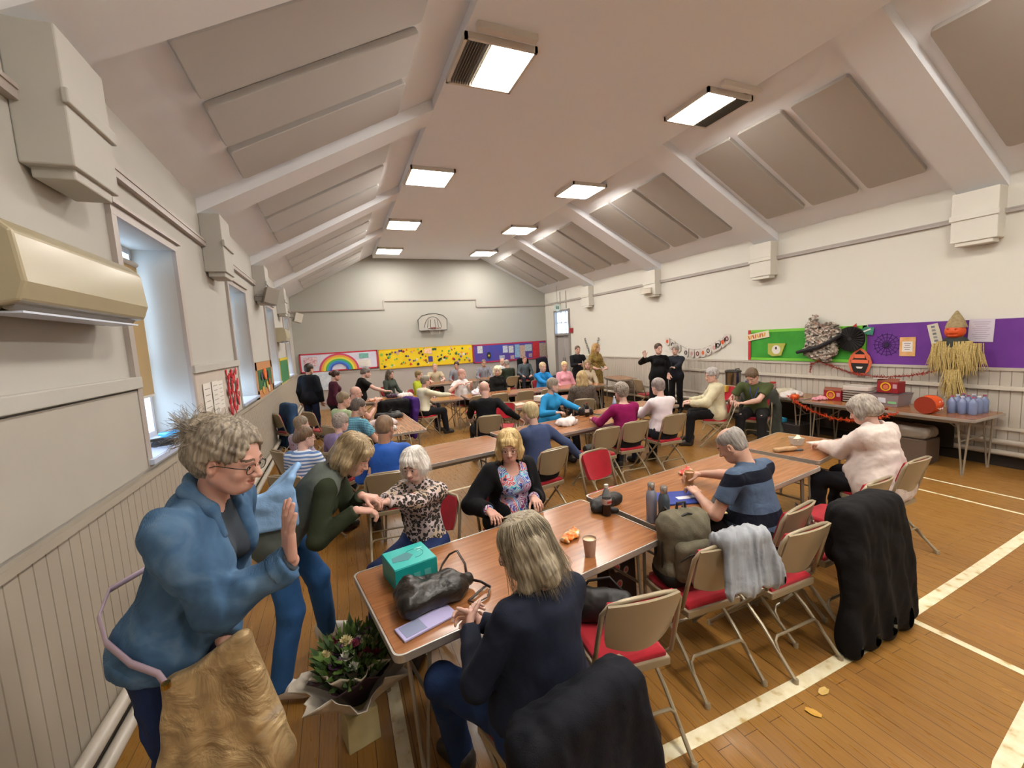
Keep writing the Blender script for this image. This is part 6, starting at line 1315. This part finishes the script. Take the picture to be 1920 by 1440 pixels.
PP('person with long wavy fair hair in a brown animal-print dress standing with hands folded',6.60,10.0,-165,fem=True,lean=0,head=(.35,.05,0),hair='long',hcol=('7a5a34','b8935a'),skin=SKPALE,top=spots('8a7236','33261a',22,.28,'animal_print'),pose='stand',dress=True,sleeve='three',seed=411,RH=(6.45,9.72,1.05),LH=(6.75,9.70,1.03),RD=(1,0,.1),LD=(-1,0,0),sc=1.02)
PP('person in a long black dress gesturing with a raised hand at the front',6.78,7.72,150,fem=True,lean=.0,head=(.25,0,0),hair='up',hcol=('3a2a20','5c4434'),skin=SKPALE,top='0a0a0c',pose='stand',dress=True,seed=421,sc=1.0,RH=(6.32,7.62,1.42),RD=(-.2,.1,1),rcurl=.5,LH=(6.80,7.42,1.02),LD=(-.2,-.1,-1),fat=1.25)
PP('person with short grey hair in a black top standing beside the black dress',7.42,7.86,115,fem=True,lean=.02,head=(.15,.05,0),hair='curly',hcol=('8a8580','b4afa8'),skin=SKPALE,top='22252e',trouser='15151a',pose='stand',seed=431,sc=.96,RH=(6.98,7.55,1.12),LH=(7.0,7.50,1.1),RD=(-.8,.2,.3),LD=(-.8,.2,.3),hem=-.12)
# ---------------- empty chairs ----------------
chair(1.19,1.71,math.radians(-8),'empty folding chair nearest the camera, right of the navy sweatshirt')
chair(1.86,1.88,math.radians(-4),'folding chair with a grey jacket hanging from its back')
chair(2.39,1.80,math.radians(0),'empty folding chair behind the person in the striped polo')
chair(2.98,1.88,math.radians(2),'folding chair almost hidden under a long black coat')
chair(3.52,2.04,math.radians(4),'empty folding chair between the black coat and the pink jumper')
chair(2.33,3.28,math.radians(190),'empty folding chair facing the camera beyond the front tables, red back')
chair(3.0,4.62,math.radians(2),'empty folding chair left of the magenta top with a black bag on it')
chair(3.15,8.75,math.radians(0),'leftmost of three empty folding chairs at the third row')
chair(3.75,8.72,math.radians(0),'middle of three empty folding chairs at the third row')
chair(4.32,8.65,math.radians(-3),'rightmost of three empty folding chairs at the third row')
chair(2.68,8.78,math.radians(5),'empty folding chair just left of the bald person in black')
chair(2.62,6.95,math.radians(150),'empty folding chair with red seat right of the bald person in black')
chair(6.95,8.3,math.radians(-100),'empty folding chair behind the person in the long black dress')
chair(-.35,8.9,math.radians(-60),'empty folding chair with red seat by the person in the black coat')
chair(6.75,6.0,math.radians(100),'empty folding chair between the cream cardigan and the olive polo')
# ---------------- coats, bags and flowers ----------------
nav=cloth('0c0f18',.8,.9,var=.3); bkc=cloth('0b0b0d',.8,.8,var=.3)
coat('black coat draped over the chair of the navy sweatshirt',.55,1.40,12,.82,nav,.46,.3,.72,3,.009,.06,-.30)
coat('long black padded coat hanging to the floor from a folding chair',2.96,1.88,2,.84,bkc,.46,.3,.80,5,.009,.10,-.32,floor=.06,thick=.05,wa=.007)
coat('crumpled light grey jacket hanging from the right corner of a chair back',1.95,1.87,-4,.85,cloth('9a9fa5',.6,1.0,var=.35),.26,.16,.22,7,.006,.05,-.27,wa=.022,arms=False,cat='jacket',nm='jacket',thick=.022)
coat('purple coat hanging from the chair of the white cardigan',1.60,9.05,-70,.86,cloth('3d1f6a',.8,.7),.46,.2,.75,9,.014,.06,-.27)
coat('grey-green coat hanging from the chair of the olive polo',6.42,4.98,118,.86,cloth('474c46',.8,.7),.46,.2,.78,11,.014,.1,-.27)
coat('denim-blue coat hanging on a chair close to the left wall',-.95,9.2,-60,.95,cloth('2a4668',.8,.7),.4,.2,.8,13,.016,.05,0)
coat('dark coat on the chair of the pale pink shirt',5.5,9.85,175,.88,cloth('1c1420',.8,.7),.5,.1,.6,15,.016,.08,-.3)
coat('tall black coats on a rail at the end wall, left one',6.45,14.7,0,1.18,bkc,.4,.2,1.18,17,.02,.1,0,arms=False)
coat('tall black coats on a rail at the end wall, right one',7.25,14.7,0,1.15,cloth('1b1a2a',.8,.7),.42,.2,1.15,19,.02,.12,0,arms=False)
bagmesh((.98,8.55,.0),'black coat heaped on a chair behind the left table',.3,bkc,31,'coat',h=.85,nm='coat') if False else None
coat('black coat heaped over a chair beyond the left table',.98,8.6,180,.86,bkc,.55,.25,.6,21,.015,.12,-.2)
chair(.98,8.6,PI,'folding chair buried under a heaped black coat beyond the left table')
chair(-.95,9.2,math.radians(-60),'folding chair close to the left wall under a denim-blue coat')
# backpack on the chair with the grey jacket
BP=empty('backpack','olive grey canvas backpack standing on a chair seat','backpack',(1.86,1.93,.468),math.radians(-12))
can=vary('575240','6b6552',14,.85,.5,name='olive_canvas',bs=200)
s=S(); s.b((0,0,.20),(.155,.10,.20),None,.05,rd=.09); s.c((-.08,0,.36),(.08,0,.36),.08,.08,.06,(V(0,1,0),.9)); s.b((0,0,.07),(.165,.11,.07),None,.03,rd=.05); v,f=s.mesh(.006,disp=wrinkle(40,.006,22)); npmesh('pack_body',v,f,can,BP)
s=S(); s.b((0,-.115,.17),(.12,.045,.12),None,.03,rd=.045); v,f=s.mesh(.006,disp=wrinkle(41,.004,24)); npmesh('front_pocket',v,f,can,BP)
m=MB(); m.tube([(-.115,-.155,.20),(-.06,-.168,.235),(0,-.17,.245),(.06,-.168,.235),(.115,-.155,.20)],.005,5); m.tube([(-.155,-.03,.05),(-.158,-.03,.25),(-.11,-.04,.39),(0,-.05,.435),(.11,-.04,.39),(.158,-.03,.25),(.155,-.03,.05)],.007,6); m.build('zip',flat('1e1c18',.6),BP)
m=MB(); m.tube([(-.03,.02,.43),(-.025,.02,.475),(.025,.02,.475),(.03,.02,.43)],.009,6); m.build('grab_handle',flat('22201c',.7),BP)
for q in(-1,1): m=MB(); m.tube([(q*.06,.09,.42),(q*.08,.15,.33),(q*.1,.15,.15),(q*.12,.1,.05)],.018,6,sx=.4); m.build('shoulder_strap',flat('22201c',.7),BP)
m=MB(); m.box((.03,-.162,.15),(.03,.004,.02)); m.build('emblem',flat('b8b4a8',.4),BP)
m=MB(); s=S(); s.b((0,.0,.05),(.17,.115,.055),None,.02,rd=.05); v,f=s.mesh(.008,disp=wrinkle(42,.004,24)); npmesh('dark_base',v,f,flat('12110f',.8),BP)
def softbag(loc,rz,label,dims,mat,seed,name='shoulder_bag',strap=True):
    R0=empty(name,label,'bag',loc,rz); s=S(); s.b((0,0,dims[2]),(dims[0],dims[1],dims[2]),None,.03,rd=min(dims)*.8); s.c((-dims[0]*.7,0,dims[2]*1.9),(dims[0]*.7,0,dims[2]*2.0),dims[1]*.4,dims[1]*.3,.04); v,f=s.mesh(.007,disp=wrinkle(seed,.008,22)); npmesh('bag_body',v,f,mat,R0)
    if strap: m=MB(); m.tube([(-dims[0]*.8,0,dims[2]*1.8),(-dims[0]*.5,.02,dims[2]*2.7),(dims[0]*.2,.04,dims[2]*2.9),(dims[0]*.8,0,dims[2]*1.8)],.009,6,sx=.4); m.build('strap',flat('1a1614',.6),R0,smooth=2)
    m=MB(); m.lathe([(0,-.003),(.012,-.003),(.012,.003),(0,.003)],(dims[0]*.2,-dims[1]-.004,dims[2]*1.3),10,Matrix.Rotation(PI/2,3,'X')); m.build('clasp',flat('b8b0a0',.3,.9),R0); return R0
softbag((1.20,1.82,.47),-.6,'black shoulder bag on the empty chair nearest the camera',(.16,.08,.075),flat('141312',.5),51)
softbag((2.98,4.66,.47),.1,'flat black bag on the empty chair left of the magenta top',(.13,.07,.04),flat('141210',.5),52,strap=False)
softbag((3.02,1.98,.47),.4,'shiny black and silver handbag on the seat behind the long black coat',(.12,.07,.07),vary('14100e','6a645c',30,.2,.3,name='glossy_leather'),53)
n=NT('christmas_bag','2a0f14',.5); vv=n.vor(9); n.col(n.ramp(vv.outputs['Distance'],[(.18,'a8403c'),(.24,'b09a8c'),(.32,'220c10')])); 
R0=empty('tote_bag','dark red printed shopping bag on the floor under the nearest table','bag',(1.78,2.52,0),.2); m=MB(); m.box((0,0,.16),(.30,.13,.32),top=.95); m.build('bag_body',n.m,R0,bevel=.012)
for q in(-1,1): m=MB(); m.tube([(-.07,q*.05,.32),(-.05,q*.03,.42),(.05,q*.03,.42),(.07,q*.05,.32)],.006,5); m.build('handle',flat('2a1014',.7),R0)
# bouquet
BQ=empty('bouquet','large wrapped bouquet of purple and cream flowers on the floor by the table corner','bouquet',(-.06,2.17,0),.15)
m=MB(); m.box((0,0,.09),(.16,.12,.18),rotz(.1),top=.95); m.build('gift_bag',vary('b5a878','c0b486',9,.7,.1,name='kraft_card'),BQ,bevel=.004)
pap=vary('b5ac9c','cfc6b6',9,.6,.4,name='wrap_paper',bs=30)
def cone(u,v,r0,r1,z0,z1,ph,am,n=7): a=2*PI*u; r=r0+(r1-r0)*v**1.3; w=1+am*v*math.sin(n*a+ph)+am*.6*v*math.sin((n*2+1)*a+ph*2); return (r*w*math.cos(a),r*w*.85*math.sin(a),z0+(z1-z0)*v+am*.12*v*math.sin(5*a+ph))
m=MB(); m.sheet(lambda u,v:cone(u,v,.045,.26,.15,.38,.4,.16),48,10,.003); m.build('outer_wrap',pap,BQ,smooth=2)
m=MB(); m.sheet(lambda u,v:cone(u,v,.05,.195,.22,.42,2.1,.10,6),48,8,.003); m.build('dark_wrap',flat('3a2228',.6),BQ,smooth=2)
m=MB(); m.sheet(lambda u,v:cone(u,v,.06,.18,.26,.46,1.1,.13,8),48,8,.003); m.build('inner_wrap',flat('d6ccb8',.6),BQ,smooth=2)
rs=random.Random(12); grn=[vary('3f5a24','5f7a34',20,.6,.2,name='leaf_green'),vary('2c4420','486030',20,.6,.2,name='leaf_dark')]
def leafm(c,d,L,w,m):
    d=Vector(d).normalized(); sx=d.cross(Vector((0,0,1))); sx=sx.normalized() if sx.length>.01 else Vector((1,0,0)); up=sx.cross(d); c=Vector(c); pts=[c,c+d*L*.4+sx*w-up*.01,c+d*L,c+d*L*.4-sx*w-up*.01,c+d*L*.45+up*.012]; m._a(pts,[(0,1,4),(1,2,4),(2,3,4),(3,0,4)])
for g in range(2):
    m=MB()
    for i in range(150):
        a=rs.uniform(0,2*PI); r=.16*math.sqrt(rs.random()); c=(r*math.cos(a),r*.85*math.sin(a),.40+rs.uniform(-.02,.12)); leafm(c,(math.cos(a)*rs.uniform(.2,1),math.sin(a)*rs.uniform(.2,1),rs.uniform(.2,1.2)),rs.uniform(.05,.10),rs.uniform(.008,.018),m)
    o=m.build('foliage',grn[g],BQ); o['kind']='stuff'
def bloom(c,r,mat,name,petals=14,lab=None):
    m=MB()
    for k in range(3):
        for i in range(petals-k*3):
            a=2*PI*i/(petals-k*3)+k; el=.2+.45*k; d=Vector((math.cos(a)*math.cos(el),math.sin(a)*math.cos(el),math.sin(el))); p=Vector(c)+d*r*.25; sx=d.cross(Vector((0,0,1))).normalized(); up=sx.cross(d)
            m._a([p,p+d*r*.5+sx*r*.28,p+d*r+up*r*.15,p+d*r*.5-sx*r*.28],[(0,1,2,3)])
    m.lathe([(0,-r*.2),(r*.35,0),(r*.25,r*.25),(0,r*.35)],c,8); o=m.build(name,mat,BQ); 
    if lab: o['label']=lab
fc=[flat('5a2a5c',.6),flat('c8bc8c',.6),flat('7a2a40',.6),flat('c8c4b8',.6)]
for i in range(22):
    a=i*2.4; r=.145*math.sqrt((i+.5)/22); bloom((r*math.cos(a),r*.85*math.sin(a),.46+.06*(1-r/.145)+.02*(i%3)),rs.uniform(.024,.036),fc[i%4],'flower',lab=['purple bloom','cream bloom','dark pink bloom','white bloom'][i%4])
for i in range(6):
    a=i*1.1; m=MB(); m.tube([(.05*math.cos(a),.05*math.sin(a),.42),(.10*math.cos(a),.09*math.sin(a),.56+.03*(i%3))],[.003,.002],5); 
    for k in range(9): leafm((.05*math.cos(a)*(1+k*.1),.05*math.sin(a)*(1+k*.09),.45+k*.014),(math.cos(a+k*2.2),math.sin(a+k*2.2),.6),.035,.007,m)
    m.build('foliage_spray',grn[i%2],BQ)
# fallen leaves
for i,(x,y) in enumerate(((2.09,1.29),(2.27,1.35))):
    m=MB(); m.sheet(lambda u,v:((u-.5)*.045*(1-abs(v-.5)),(v-.5)*.07,.003+.008*abs(u-.5)),4,5,.0012); tag(m.build('fallen_leaf',flat('c8983a' if i==0 else 'c8a860',.6),loc=(x,y,0),rz=i*1.3+.4),['larger yellow leaf lying on the floor nearer the camera','smaller pale leaf lying on the floor beside the court line'][i],'leaf')
_ch=[o for o in list(bpy.data.objects) if o.name.startswith('folding_chair')]
for o in list(bpy.data.objects):
    if o.type=='MESH' and o.parent is None and 'kind' not in o and 'label' not in o: print('UNTAGGED',o.name)
